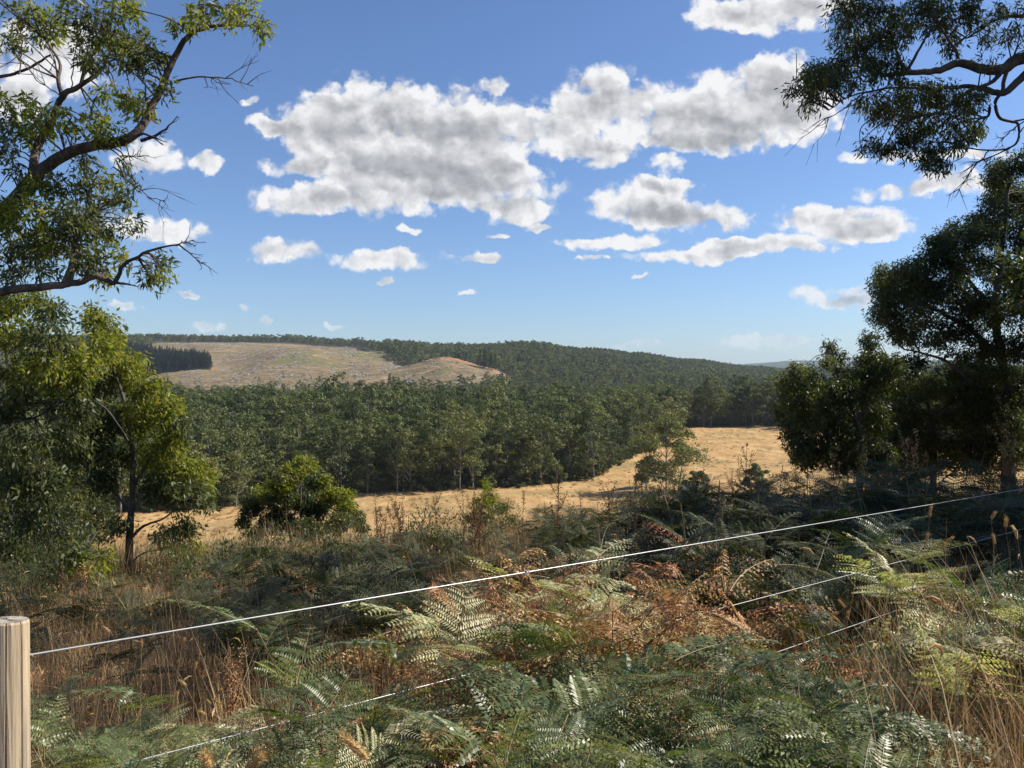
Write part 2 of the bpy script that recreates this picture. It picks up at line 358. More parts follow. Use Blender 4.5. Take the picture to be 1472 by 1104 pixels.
def H(X, Y):
    X = np.asarray(X, float); Y = np.asarray(Y, float)
    X, Y = np.broadcast_arrays(X, Y)
    near = zn(X, Y)
    Yc = np.clip(Y, 14, 9500); px = np.clip(X / np.maximum(Y, 14) * F + CX, PXC[0], PXC[-1])
    l = np.log(Yc); k = np.clip(np.searchsorted(LY, l) - 1, 0, len(YK) - 2); ft = (l - LY[k]) / (LY[k + 1] - LY[k])
    i = np.clip(np.searchsorted(PXC, px) - 1, 0, len(PXC) - 2); fu = (px - PXC[i]) / (PXC[i + 1] - PXC[i])
    fu = fu * fu * (3 - 2 * fu)
    ftc = ft
    a = TAB[i, k] * (1 - ftc) + TAB[i, k + 1] * ftc; b = TAB[i + 1, k] * (1 - ftc) + TAB[i + 1, k + 1] * ftc
    far = a * (1 - fu) + b * fu
    w = np.clip((Y - 13) / 3, 0, 1)
    z = near * (1 - w) + far * w
    pxr = X / np.maximum(Y, 14) * F + CX
    for (c, y0, rx, ry, a) in ((645, 850, 46, 60, 7), (600, 950, 40, 50, -8), (430, 1010, 60, 90, 10), (500, 880, 34, 60, -6), (330, 900, 40, 90, -6), (560, 1080, 50, 60, 8), (300, 1180, 40, 100, 6)):
        z = z + a * np.exp(-((pxr - c) / rx) ** 2 - ((Y - y0) / ry) ** 2)
    z = z + vnoise(X, Y, .7, 1) * .07 + vnoise(X, Y, 2.3, 2) * .15 * np.clip((Y + 4) / 4, .3, 1)
    z = z + vnoise(X, Y, 30, 3) * 1.2 * np.clip((Y - 40) / 60, 0, 1) + vnoise(X, Y, 130, 4) * 8 * np.clip((Y - 500) / 500, 0, 1)
    z = z + vnoise(X, Y, 45, 5) * 3 * np.clip((Y - 600) / 400, 0, 1) + vnoise(X, Y, 600, 6) * 18 * np.clip((Y - 2500) / 2000, 0, 1)
    return z
def PX(X, Y): return X / np.maximum(Y, 1) * F + CX
def curve(px, pts): return np.interp(px, [p[0] for p in pts], [p[1] for p in pts])
FIELD_EDGE = [(-300, 150), (150, 156), (200, 160), (330, 169), (500, 190), (680, 194), (750, 200), (850, 213), (880, 235), (920, 275), (960, 330), (990, 374), (1150, 374), (1200, 350), (1300, 260), (1800, 220)]
CC_LO = [(170, 860), (190, 790), (250, 735), (400, 725), (560, 735), (640, 745), (735, 770)]
CC_HI = [(170, 1000), (232, 1345), (400, 1345), (500, 1325), (530, 1210), (565, 1000), (600, 930), (640, 905), (735, 880)]
def zone(X, Y):
    """0 hillside, 1 straw field, 2 forest floor, 3 clear-cut, 4 far hills"""
    px = PX(X, Y); n = vnoise(X, Y, 9, 11) * 10 + vnoise(X, Y, 3, 12) * 3
    z = np.full(np.shape(px), 2)
    z = np.where(Y + n < curve(px, FIELD_EDGE) + 4, 1, z)
    z = np.where(Y < 17 + n * .1, 0, z)
    n2 = vnoise(X, Y, 40, 13) * 50
    cc = (Y + n2 > curve(px, CC_LO)) & (Y + n2 * .5 < curve(px, CC_HI)) & (px > 168) & (px < 738)
    pine = (px < 302) & (Y > 800) & (Y < np.interp(px, [170, 300], [1160, 955])) & (Y > np.interp(px, [168, 230, 300], [800, 840, 870]))
    z = np.where(cc & ~pine, 3, z)
    cl = ((px - 297) / 26) ** 2 + ((Y - 500) / 26) ** 2 < 1      # small clearing
    cl |= ((px - 930) / 14) ** 2 + ((Y - 560) / 34) ** 2 < 1
    z = np.where(cl, 1, z)
    z = np.where(Y > 3000, 4, z)
    return z

def groundmats():
    m, t = newmat('hillside_soil')
    p = t.new('ShaderNodeTexCoord').outputs['Object']
    n = t.noise(p, 2.0, 6, .6); n2 = t.noise(p, 25, 5, .7)
    c = t.ramp(n2, [(.3, (.035, .022, .014)), (.5, (.09, .055, .03)), (.7, (.20, .125, .06))])
    c = t.mix(t.smooth(n, .45, .6), c, (.05, .05, .022))
    b = t.new('ShaderNodeBsdfPrincipled'); t.put(b.inputs['Base Color'], c); b.inputs['Roughness'].default_value = .95
    bp = t.new('ShaderNodeBump'); bp.inputs['Distance'].default_value = .04; t.put(bp.inputs['Height'], n2); t.l.new(bp.outputs[0], b.inputs['Normal'])
    t.l.new(b.outputs[0], t.new('ShaderNodeOutputMaterial').inputs[0]); M['soil'] = m
    m, t = newmat('straw_field')
    p = t.new('ShaderNodeTexCoord').outputs['Object']
    n = t.noise(t.vec('MULTIPLY', p, (.6, 1, 1)), .05, 6, .65, .5); n2 = t.noise(p, .6, 6, .75); n3 = t.noise(t.vec('MULTIPLY', p, (1, .35, 1)), .25, 5, .65)
    c = t.ramp(n3, [(.3, (.30, .18, .075)), (.5, (.43, .27, .115)), (.68, (.54, .365, .17))])
    c = t.mix(t.math('MULTIPLY', t.smooth(n, .48, .62), .6), c, (.22, .19, .085))
    c = t.mix(t.math('MULTIPLY', t.smooth(n2, .56, .7), .55), c, (.19, .115, .05))
    b = t.new('ShaderNodeBsdfPrincipled'); t.put(b.inputs['Base Color'], c); b.inputs['Roughness'].default_value = 1; b.inputs['Specular IOR Level'].default_value = .1
    bp = t.new('ShaderNodeBump'); bp.inputs['Distance'].default_value = .5; bp.inputs['Strength'].default_value = .7; t.put(bp.inputs['Height'], n2); t.l.new(bp.outputs[0], b.inputs['Normal'])
    t.l.new(b.outputs[0], t.new('ShaderNodeOutputMaterial').inputs[0]); M['field'] = m
    m, t = newmat('forest_litter')
    p = t.new('ShaderNodeTexCoord').outputs['Object']
    n = t.noise(p, .12, 5, .6)
    c = t.ramp(n, [(.3, (.03, .036, .018)), (.7, (.07, .065, .035))])
    b = t.new('ShaderNodeBsdfPrincipled'); t.put(b.inputs['Base Color'], c); b.inputs['Roughness'].default_value = 1; b.inputs['Specular IOR Level'].default_value = .1
    t.l.new(b.outputs[0], t.new('ShaderNodeOutputMaterial').inputs[0]); M['litter'] = m
    m, t = newmat('clear_cut_ground')
    p = t.new('ShaderNodeTexCoord').outputs['Object']
    n = t.noise(t.vec('MULTIPLY', p, (1, .8, 1)), .0055, 4, .6, .6); n2 = t.noise(p, .07, 6, .65); n4 = t.noise(p, .45, 4, .7)
    sp = t.new('ShaderNodeSeparateXYZ'); t.put(sp.inputs[0], p)
    # irregular slash heaps stretched along the slope, and a few pale tracks
    wv = t.new('ShaderNodeMath', operation='ADD'); t.put(wv.inputs[0], t.noise(t.vec('MULTIPLY', p, (.35, 1.6, 1)), .05, 5, .7, 1.2)); wv.inputs[1].default_value = 0.0
    trk = t.noise(t.vec('MULTIPLY', p, (.6, 1.3, 0)), .006, 3, .5, .8)
    c = t.ramp(n2, [(.3, (.13, .098, .055)), (.5, (.20, .15, .083)), (.7, (.28, .215, .12))])
    c = t.mix(t.math('MULTIPLY', t.smooth(wv.outputs[0], .50, .66), .6), c, (.105, .085, .06))
    c = t.mix(t.math('MULTIPLY', t.smooth(n4, .57, .75), .35), c, (.36, .30, .22))
    msk = 0.0
    for (X_, Y_, a_, b_) in ((-57, 850, 48, 26), (-205, 1130, 60, 60), (-12, 835, 22, 24), (-375, 900, 70, 40), (-150, 1010, 50, 18)):
        q = t.vec('MULTIPLY_ADD', p, (1 / a_, 1 / b_, 0), (-X_ / a_, -Y_ / b_, 0)); g_ = t.math('SUBTRACT', 1.0, t.vec('LENGTH', q, out=1), clamp=True)
        msk = t.math('MAXIMUM', g_, msk)
    c = t.mix(t.math('MULTIPLY', t.smooth(t.math('ADD', t.math('MULTIPLY', msk, .8), t.math('SUBTRACT', n2, .5)), .12, .5), .85), c, (.34, .17, .075))
    c = t.mix(t.math('MULTIPLY', t.smooth(n, .47, .38), .7), c, (.13, .135, .05))
    c = t.mix(t.math('MULTIPLY', t.smooth(t.math('ABSOLUTE', t.math('SUBTRACT', trk, .5)), .010, .003), .55), c, (.40, .27, .16))
    b = t.new('ShaderNodeBsdfPrincipled'); t.put(b.inputs['Base Color'], c); b.inputs['Roughness'].default_value = 1; b.inputs['Specular IOR Level'].default_value = .1
    bp = t.new('ShaderNodeBump'); bp.inputs['Distance'].default_value = 4; bp.inputs['Strength'].default_value = .7
    t.put(bp.inputs['Height'], t.math('ADD', n2, t.math('MULTIPLY', wv.outputs[0], .6))); t.l.new(bp.outputs[0], b.inputs['Normal'])
    t.l.new(b.outputs[0], t.new('ShaderNodeOutputMaterial').inputs[0]); M['clearcut'] = m
    m, t = newmat('far_hill_forest')
    p = t.new('ShaderNodeTexCoord').outputs['Object']
    n = t.noise(p, .02, 5, .7)
    c = t.ramp(n, [(.3, (.03, .045, .025)), (.7, (.07, .085, .045))])
    b = t.new('ShaderNodeBsdfPrincipled'); t.put(b.inputs['Base Color'], c); b.inputs['Roughness'].default_value = 1; b.inputs['Specular IOR Level'].default_value = .1
    t.l.new(b.outputs[0], t.new('ShaderNodeOutputMaterial').inputs[0]); M['farhill'] = m
groundmats()
def build_ground():
    u = np.concatenate([np.linspace(-1.6, -.8, 60)[:-1], np.linspace(-.8, .8, 620), np.linspace(.8, 1.6, 60)[1:]])
    ys = np.concatenate([np.linspace(-10, 14, 110)[:-1], np.exp(np.linspace(math.log(14), math.log(9400), 520))])
    YY, UU = np.meshgrid(ys, u, indexing='ij'); XX = UU * (YY + 14)
    ZZ = H(XX, YY); nU, nY = len(u), len(ys)
    V = np.stack([XX, YY, ZZ], -1).reshape(-1, 3)
    i = np.arange(nY - 1)[:, None] * nU + np.arange(nU - 1)[None]
    Q = np.stack([i, i + 1, i + nU + 1, i + nU], -1).reshape(-1, 4)
    ctr = V[Q].mean(1); Z = zone(ctr[:, 0], ctr[:, 1])
    for k, (nm, mt, lab, cat) in enumerate([('hillside', 'soil', 'brown soil of the near slope under the bracken and dry grass', 'ground'),
            ('field', 'field', 'flat straw coloured paddock below the slope in front of the forest', 'field'),
            ('forest_floor', 'litter', 'dark forest ground under the gum trees of the valley', 'ground'),
            ('hill', 'clearcut', 'logged brown hillside with slash rows across the valley', 'hill'),
            ('mountains', 'farhill', 'far blue hills on the horizon at right', 'hill')]):
        q = Q[Z == k]; ids, inv = np.unique(q, return_inverse=True)
        o = obj(nm, meshq(nm, V[ids], inv.reshape(-1, 4), M[mt], smooth=True))
        tag(o, lab, cat, kind='structure')
build_ground()

# ------------------------------------------------------------------ trees of the valley
def far_tree_mesh(name, seed, h=17, nclump=11, nq=95, qs=.42, bare=False, mats=None, spread=1.0, base=.35, csz=1.0):
    """gum seen from afar: pale slim trunk, forking limbs, domed leaf clumps made of small faces"""
    r = np.random.default_rng(seed); mb = MB()
    lean = r.normal(size=2) * .5
    T = spline([(0, 0, -1), (lean[0] * .3, lean[1] * .3, h * .35), (lean[0], lean[1], h * .8)], 4)
    mb.tube(T, np.linspace(.22, .07, len(T)), 5, 0)
    cs = []
    for k in range(nclump):
        f = base + (1 - base) * (k + .5) / nclump
        a = r.random() * 6.283 + k * 2.4
        rad = spread * h * .23 * math.sin(math.pi * min(1, (f - base + .25) / (1.3 - base))) * r.uniform(.55, 1.1)
        if k == nclump - 1: rad *= .2
        c = np.array([math.cos(a) * rad, math.sin(a) * rad, h * f * .95])
        s = csz * h * r.uniform(.085, .135) * (1.15 - .35 * f); cs.append((c, s))
        b = T[min(len(T) - 1, int(len(T) * min(.95, f * .8)))]
        mb.tube([b, (b + c) / 2 + (0, 0, -.3), c], [.09, .06, .03], 4, 0)
    sub = []
    for c, s in cs:       # break each clump into lumps
        for _ in range(3):
            sub.append((c + r.normal(size=3) * s * np.array([.75, .75, .4]), s * r.uniform(.6, .95)))
    if bare: sub = sub[::4]
    for c, s in sub:
        n = int(nq / 3 * (0.5 if bare else 1))
        d = r.normal(size=(n, 3)); d[:, 2] = np.abs(d[:, 2]) * 1.0 - .35; d /= np.linalg.norm(d, axis=1)[:, None]
        P = c + d * s * np.array([1, 1, .8]) * r.uniform(.65, 1.08, (n, 1))
        N = d + r.normal(size=(n, 3)) * .45
        D = np.cross(N, r.normal(size=(n, 3))); L = qs * r.uniform(.6, 1.5, n)
        mb.leaves(P - D / (np.linalg.norm(D, axis=1)[:, None] + 1e-9) * L[:, None] / 2, D, N, L, L * r.uniform(.5, .9, n), 1, .5)
    return mb, mats or [M['bark_pale'], M['gum_far']]
def split_mesh(mb, name, mats):
    """trunk and crown as two meshes"""
    V = np.concatenate(mb.v); Q = np.concatenate(mb.q); mi = np.concatenate(mb.m); out = []
    for k in (0, 1):
        q = Q[mi == k]; ids, inv = np.unique(q, return_inverse=True)
        out.append(meshq(name + ('_trunk', '_crown')[k], V[ids], inv.reshape(-1, 4), mats[k]))
    return out
M['trunk_mid'] = barkmat('gum_trunk_valley', (.16, .14, .115), (.34, .31, .26), .8)
TREES = []
for s in range(7):
    mb, mats = far_tree_mesh('valley_gum', 100 + s, h=[17, 19, 15, 18, 16, 20, 13][s], nclump=[12, 13, 10, 14, 11, 13, 9][s], nq=250, qs=.44, base=[.3, .36, .26, .4, .28, .42, .24][s], mats=[M['trunk_mid'], M['gum_olive' if s in (2, 4) else 'gum_far']])
    TREES.append((mb, mats))
TREE_PARTS = [split_mesh(mb, 'valley_gum', mats) for mb, mats in TREES]
FAR = []
for s in range(5):
    mb, mats = far_tree_mesh('far_gum', 200 + s, h=16, nclump=8, nq=66, qs=.95, base=.4, spread=1.15, mats=[M['trunk_mid'], M['gum_olive' if s == 2 else 'gum_far']])
    FAR.append(proto('far_gum_source', mb.mesh('far_gum', mats)))
MIDP = [proto('valley_gum_source', mb.mesh('valley_gum_whole', mats)) for mb, mats in TREES]

def forest_points():
    pts = []
    def jitter(Y0, Y1, sp, u0, u1):
        ys = np.arange(Y0, Y1, sp); P = []
        for y in ys:
            xs = np.arange(u0 * y, u1 * y, sp)
            P.append(np.stack([xs + rng.uniform(-.45, .45, len(xs)) * sp, y + rng.uniform(-.45, .45, len(xs)) * sp], 1))
        return np.concatenate(P)
    A = jitter(148, 640, 6.6, -.82, .85); B = jitter(640, 2300, 10.5, -.8, .8)
    return A, B
A, B = forest_points()
zA = zone(A[:, 0], A[:, 1]); zB = zone(B[:, 0], B[:, 1])
pxA = PX(A[:, 0], A[:, 1])
A = A[(zA == 2) | ((zA == 1) & (A[:, 1] > curve(pxA, FIELD_EDGE) - 2) & (A[:, 1] < curve(pxA, FIELD_EDGE) + 25))]
pxA = PX(A[:, 0], A[:, 1])
# keep the paddock edge clean and thin the stand a little
A = A[(A[:, 1] > curve(pxA, FIELD_EDGE) - 2)]
pxA = PX(A[:, 0], A[:, 1])
# gap before the small clearing so its bare ground shows
A = A[~((np.abs(pxA - 297) < 34) & (A[:, 1] > 400) & (A[:, 1] < 500))]; pxA = PX(A[:, 0], A[:, 1])
A = A[~((np.abs(pxA - 930) < 12) & (A[:, 1] > 470) & (A[:, 1] < 560))]
pxB = PX(B[:, 0], B[:, 1])
pine_zone = (pxB < 302) & (B[:, 1] > 790) & (B[:, 1] < np.interp(pxB, [170, 300], [1160, 955])) & (B[:, 1] > np.interp(pxB, [168, 230, 300], [800, 840, 870]))
keep = (zB == 2) & ~pine_zone
keep &= ~((pxB > 165) & (pxB < 560) & (B[:, 1] > 1300) & (B[:, 1] < 1390))      # firebreak below the ridge wood
# scrubby thin stand at the foot of the logged slope
thin = (pxB > 225) & (pxB < 580) & (B[:, 1] < 780)
keep &= ~(thin & (rng.random(len(B)) < .7))
B = B[keep]; pxB = PX(B[:, 0], B[:, 1])
def vis(px): return (px > -30) & (px < 1500)
# nearest 260 stand as trees of their own
pxA = PX(A[:, 0], A[:, 1])
cl = A[:, 1] - curve(pxA, FIELD_EDGE)
front = np.where((pxA > 180) & (pxA < 1180) & (cl < 60))[0]
front = front[np.argsort((A[front, 1] + cl[front] * 2.2))][:240]
mask = np.zeros(len(A), bool); mask[front] = True
cnt = 0
for k, i in enumerate(front):
    x, y = A[i]; z = float(H(x, y)); px = float(PX(x, y)); s = rng.uniform(.66, 1.22); v = int(rng.integers(0, 7))
    if px < 480: s *= .85
    if 850 < px < 1200 and y > 330: s *= 1.12
    e = empty('gum_tree', (x, y, z - .2), rng.random() * 6.28); e.scale = (s * 1.05, s * 1.05, s)
    if y > 330: lab, g = 'tall dark gum in the wood behind the far end of the straw paddock', 'gums behind the far end of the paddock'
    elif px > 850: lab, g = 'gum in the wood where its edge bends back along the right of the paddock', 'gums along the bend of the wood'
    elif px > 760: lab, g = 'gum in the wood between the tallest dead weed and the forest bend', 'gums of the wood before its bend'
    elif px > 640: lab, g = 'tall gum in the wood straight behind the small bright green bush', 'gums behind the bright green bush'
    elif px > 510: lab, g = 'tall pale trunked gum in the wood behind the open straw paddock, between the two bushes', 'gums between the two bushes'
    elif px > 340: lab, g = 'gum in the wood behind the rounded gum bush with sunlit coloured top', 'gums behind the rounded bush'
    else: lab, g = 'gum in the wood seen between the young gum and the rounded bush', 'gums right of the young gum'
    tag(e, lab, 'tree', g)
    for nm, me in zip(('trunk', 'crown'), TREE_PARTS[v]): obj(nm, me, e)
R_A = A[~mask]
n = len(R_A); zz = H(R_A[:, 0], R_A[:, 1]) - .3; s = rng.uniform(.62, 1.25, n) * (1 + vnoise(R_A[:, 0], R_A[:, 1], 40, 31) * .5) * np.interp(R_A[:, 1], [260, 420, 580], [1, .82, .58])
rot = np.stack([rng.normal(size=n) * .04, rng.normal(size=n) * .04, rng.random(n) * 6.28], 1)
o = gn_scatter('valley_forest', MIDP, np.stack([R_A[:, 0], R_A[:, 1], zz], 1), rot, np.stack([s * 1.08, s * 1.08, s], 1), rng.integers(0, 7, n))
tag(o, 'dense gum forest filling the valley floor behind its front rows of trees', 'forest', kind='stuff')
n = len(B); zz = H(B[:, 0], B[:, 1]) - .5; s = rng.uniform(.75, 1.2, n) * np.interp(B[:, 1], [740, 900], [.62, 1])
th = (PX(B[:, 0], B[:, 1]) < 560) & (B[:, 1] > 1300); s = np.where(th, s * .85, s)
rot = np.stack([np.zeros(n), np.zeros(n), rng.random(n) * 6.28], 1)
o = gn_scatter('hill_forest', FAR, np.stack([B[:, 0], B[:, 1], zz], 1), rot, np.stack([s * 1.25, s * 1.25, s], 1), rng.integers(0, 5, n))
tag(o, 'far gum forest covering the hills and the ridge across the valley', 'forest', kind='stuff')

# pine plantation on the hill
def pine_mesh(seed):
    r = np.random.default_rng(seed); mb = MB(); h = 17
    mb.tube([(0, 0, -1), (0, 0, h * .9)], [.2, .04], 4, 0)
    n = 330; f = r.random(n) ** .8; a = r.random(n) * 6.283
    rad = (1 - f) * 2.7 + .15
    D = np.stack([np.cos(a), np.sin(a), -.25 + 0 * a], 1); P = np.stack([np.cos(a) * rad * .35, np.sin(a) * rad * .35, h * (.12 + .88 * f)], 1)
    mb.leaves(P, D, rnd_unit(n) * .5 + (0, 0, 1), rad * .8 + .3, .8, 1)
    return mb.mesh('plantation_pine', [M['bark_dark'], M['pine']])
PINES = [proto('pine_source', pine_mesh(s)) for s in range(3)]
g = []
for y in np.arange(800, 1165, 6.5):
    xs = np.arange(-.56 * y, (302 - CX) / F * y, 4.6); g.append(np.stack([xs, np.full(len(xs), y)], 1))
g = np.concatenate(g); g += rng.normal(size=g.shape) * .5; px = PX(g[:, 0], g[:, 1])
g = g[(g[:, 1] < np.interp(px, [170, 300], [1160, 955])) & (g[:, 1] > np.interp(px, [168, 230, 300], [800, 840, 870])) & (px > 110)]
n = len(g); s = rng.uniform(.7, 1.12, n)
o = gn_scatter('pine_plantation', PINES, np.stack([g[:, 0], g[:, 1], H(g[:, 0], g[:, 1])], 1), np.stack([0 * s, 0 * s, rng.random(n) * 6.28], 1), np.stack([s] * 3, 1), rng.integers(0, 3, n))
tag(o, 'block of dark planted pines on the left of the logged hillside', 'plantation', kind='stuff')

# thin, half bare gums at the foot of the logged hill
BARE = []
for s in range(4):
    mb, mats = far_tree_mesh('bare_gum', 300 + s, h=18, nclump=8, nq=120, qs=.6, bare=True, base=.5, mats=[M['bark_pale'], M['gum_far']])
    BARE.append(mb.mesh('thin_gum', mats))
for k in range(110):
    px = rng.uniform(225, 600); y = rng.uniform(560, 740) if px > 340 else rng.uniform(515, 700)
    x = (px - CX) / F * y
    o = obj('thin_gum_tree', BARE[k % 4], None, (x, y, float(H(x, y)) - .3)); o.rotation_euler.z = rng.random() * 6.28; s = rng.uniform(.7, 1.1); o.scale = (s, s, s)
    tag(o, 'thin pale trunked gum at the foot of the logged brown hillside', 'tree', 'thin gums at the foot of the logged hill')
for k in range(7):
    px = [560, 566, 573, 690, 697, 706, 712][k]; y = [700, 705, 700, 830, 835, 828, 840][k]; x = (px - CX) / F * y
    o = obj('dark_conifer', PINES[k % 3].data, None, (x, y, float(H(x, y)) - .3)); s = rng.uniform(1.15, 1.5); o.scale = (s, s, s * .95)
    tag(o, ('pointed conifer in the group of three at the foot of the logged hill' if k < 3 else 'pointed dark tree beside the orange bare earth patch on the hill'), 'tree', 'three conifers' if k < 3 else 'dark trees by the bare patch')

# slash and stumps on the logged slope
def log_mesh(seed):
    r = np.random.default_rng(seed); mb = MB()
    for _ in range(9):
        c = r.uniform(-2.5, 2.5, 3) * (1, 1, .12); a = r.random() * 6.28; d = np.array([math.cos(a), math.sin(a), r.uniform(-.1, .2)]) * r.uniform(.8, 2.2)
        mb.tube([c - d, c + d], r.uniform(.10, .26), 4)
    return mb.mesh('slash', M['slash'])
M['slash'] = barkmat('bleached_slash', (.22, .19, .16), (.50, .46, .40), .7)
SL = [proto('slash_source', log_mesh(s)) for s in range(3)]
n = 9000; y = rng.uniform(740, 1345, n); px = rng.uniform(170, 735, n); x = (px - CX) / F * y
k = zone(x, y) == 3; row = vnoise(x, y * .25, 9, 41) > .02; k &= (row & (rng.random(n) < .6)) | (rng.random(n) < .12)
x, y = x[k], y[k]; n = len(x); s = rng.uniform(.4, 1.0, n)
o = gn_scatter('logging_slash', SL, np.stack([x, y, H(x, y)], 1), np.stack([0 * s, 0 * s, rng.random(n) * 6.28], 1), np.stack([s * 1.2] * 3, 1), rng.integers(0, 3, n))
tag(o, 'bleached logs and slash lying in rows over the logged hillside', 'debris', kind='stuff')

# ------------------------------------------------------------------ paddock: lone trees and tussocks
def lone(px, pyb, Y, v, s, lab, sx=1.0, nm='gum_tree'):
    x = (px - CX) / F * Y; z = float(H(x, Y))
    e = empty(nm, (x, Y, z - .2), 1.3 * v); e.scale = (s * sx, s * sx, s)
    tag(e, lab, 'tree')
    for a, me in zip(('trunk', 'crown'), TREE_PARTS[v]): obj(a, me, e)
def bush_mesh(seed, w, h, n, L, mats, lob=9, fill=.55):
    r = np.random.default_rng(seed); mb = MB()
    cs = []
    for k in range(lob):
        a = k * 2.4 + r.random(); f = r.random(); rr = w / 2 * .62 * math.sqrt((k + .5) / lob)
        c = np.array([math.cos(a) * rr, math.sin(a) * rr, h * (.25 + .52 * f * (1 - .5 * k / lob))]); cs.append((c, r.uniform(.22, .34) * min(w, h * 1.3)))
        mb.tube(spline([(0, 0, -.2), c * .5 + r.normal(size=3) * .05 * h, c], 4), np.linspace(.03 * h, .006 * h, 9), 5, 0)
    for c, s in cs:
        m = n // lob; d = r.normal(size=(m, 3)); d /= np.linalg.norm(d, axis=1)[:, None]
        q = r.random(m)[:, None] ** .35
        tw = r.normal(size=(max(4, m // 26), 3)); tw /= np.linalg.norm(tw, axis=1)[:, None]
        P = c + tw[r.integers(0, len(tw), m)] * s * np.array([1, 1, .85]) * r.uniform(.75, 1.05, (m, 1)) + r.normal(size=(m, 3)) * s * .17
        D = d * .7 + (0, 0, -.45); mb.leaves(P, D, d + (0, 0, .3), L * r.uniform(.7, 1.2, m), L * r.uniform(.25, .36, m), 1)
    return mb, mats
def place_bush(nm, px, Y, w, h, n, L, mats, lab, cat, seed, dz=0, lob=9):
    x = (px - CX) / F * Y; e = empty(nm, (x, Y, float(H(x, Y)) + dz)); mb, mt = bush_mesh(seed, w, h, n, L, mats, lob)
    a, b = split_mesh(mb, nm, mt); obj('stems', a, e); obj('foliage', b, e); tag(e, lab, cat); return e
def paddock_tree(nm, px, Y, h, ncl, spread, base, seed, lab, cat='tree', zs=1.0):
    x = (px - CX) / F * Y; e = empty(nm, (x, Y, float(H(x, Y)) - .1)); tag(e, lab, cat)
    mb, mt = far_tree_mesh(nm, seed, h=h, nclump=ncl, nq=480, qs=.42, csz=1.35, spread=spread, base=base, mats=[M['trunk_mid'], M['gum_far']])
    for nm2, me in zip(('trunk', 'crown'), split_mesh(mb, nm, mt)): obj(nm2, me, e)
    e.scale = (1, 1, zs)
paddock_tree('gum_tree', 958, 186, 17.5, 26, 1.6, .22, 71, 'broad spreading gum standing alone in the paddock beside the forest bend')
paddock_tree('gum_tree', 1002, 165, 7, 14, 1.9, .12, 72, 'low leaning gum beside the broad gum in the paddock')
paddock_tree('gum_tree', 930, 194, 8, 10, 1.2, .2, 73, 'smaller gum close to the left of the broad paddock gum')
paddock_tree('round_bush', 1087, 175, 6.4, 18, 2.3, .05, 74, 'round dark bush alone in the straw paddock at right', 'bush')
# low shrubs under the forest edge
UND = []
for s_ in range(3):
    mb, mt = far_tree_mesh('understorey', 90 + s_, h=5, nclump=9, nq=120, qs=.40, spread=2.0, base=.05, mats=[M['bark_dark'], M['gum_far']]); UND.append(proto('understorey_source', mb.mesh('understorey', mt)))
px = rng.uniform(170, 1190, 900); ye = curve(px, FIELD_EDGE) + rng.uniform(0, 16, 900); x = (px - CX) / F * ye; s_ = rng.uniform(.35, .95, 900)
o = gn_scatter('forest_understorey', UND, np.stack([x, ye, H(x, ye) - .1], 1), np.stack([0 * s_, 0 * s_, rng.random(900) * 6.28], 1), np.stack([s_] * 3, 1), rng.integers(0, 3, 900))
tag(o, 'low scrub under the edge of the wood beside the straw paddock', 'undergrowth', kind='stuff')
TUS = []
for s in range(3):
    r = np.random.default_rng(60 + s); mb = MB(); m = 60
    P = r.normal(size=(m, 3)) * (.35, .35, 0); D = r.normal(size=(m, 3)) * (.5, .5, .1) + (0, 0, 1)
    mb.leaves(P, D, rnd_unit(m), r.uniform(.35, .8, m), .07, 0, .3); TUS.append(proto('tussock_source', mb.mesh('tussock', M['straw_pale'])))
n = 15000; y = np.exp(rng.uniform(math.log(24), math.log(370), n)); px = rng.uniform(80, 1250, n); x = (px - CX) / F * y
k = (zone(x, y) == 1) & ((vnoise(x, y, 7, 51) > -.1) | (y > curve(PX(x, y), FIELD_EDGE) - 6)) & (y < 380)
x, y = x[k], y[k]; n = len(x); s = rng.uniform(.35, 1.0, n) * np.where(y > 100, .8, .8)
o = gn_scatter('paddock_grass', TUS, np.stack([x, y, H(x, y)], 1), np.stack([0 * s, 0 * s, rng.random(n) * 6.28], 1), np.stack([s] * 3, 1), rng.integers(0, 3, n))
tag(o, 'dry straw tussocks over the paddock below the slope', 'grass', kind='stuff')

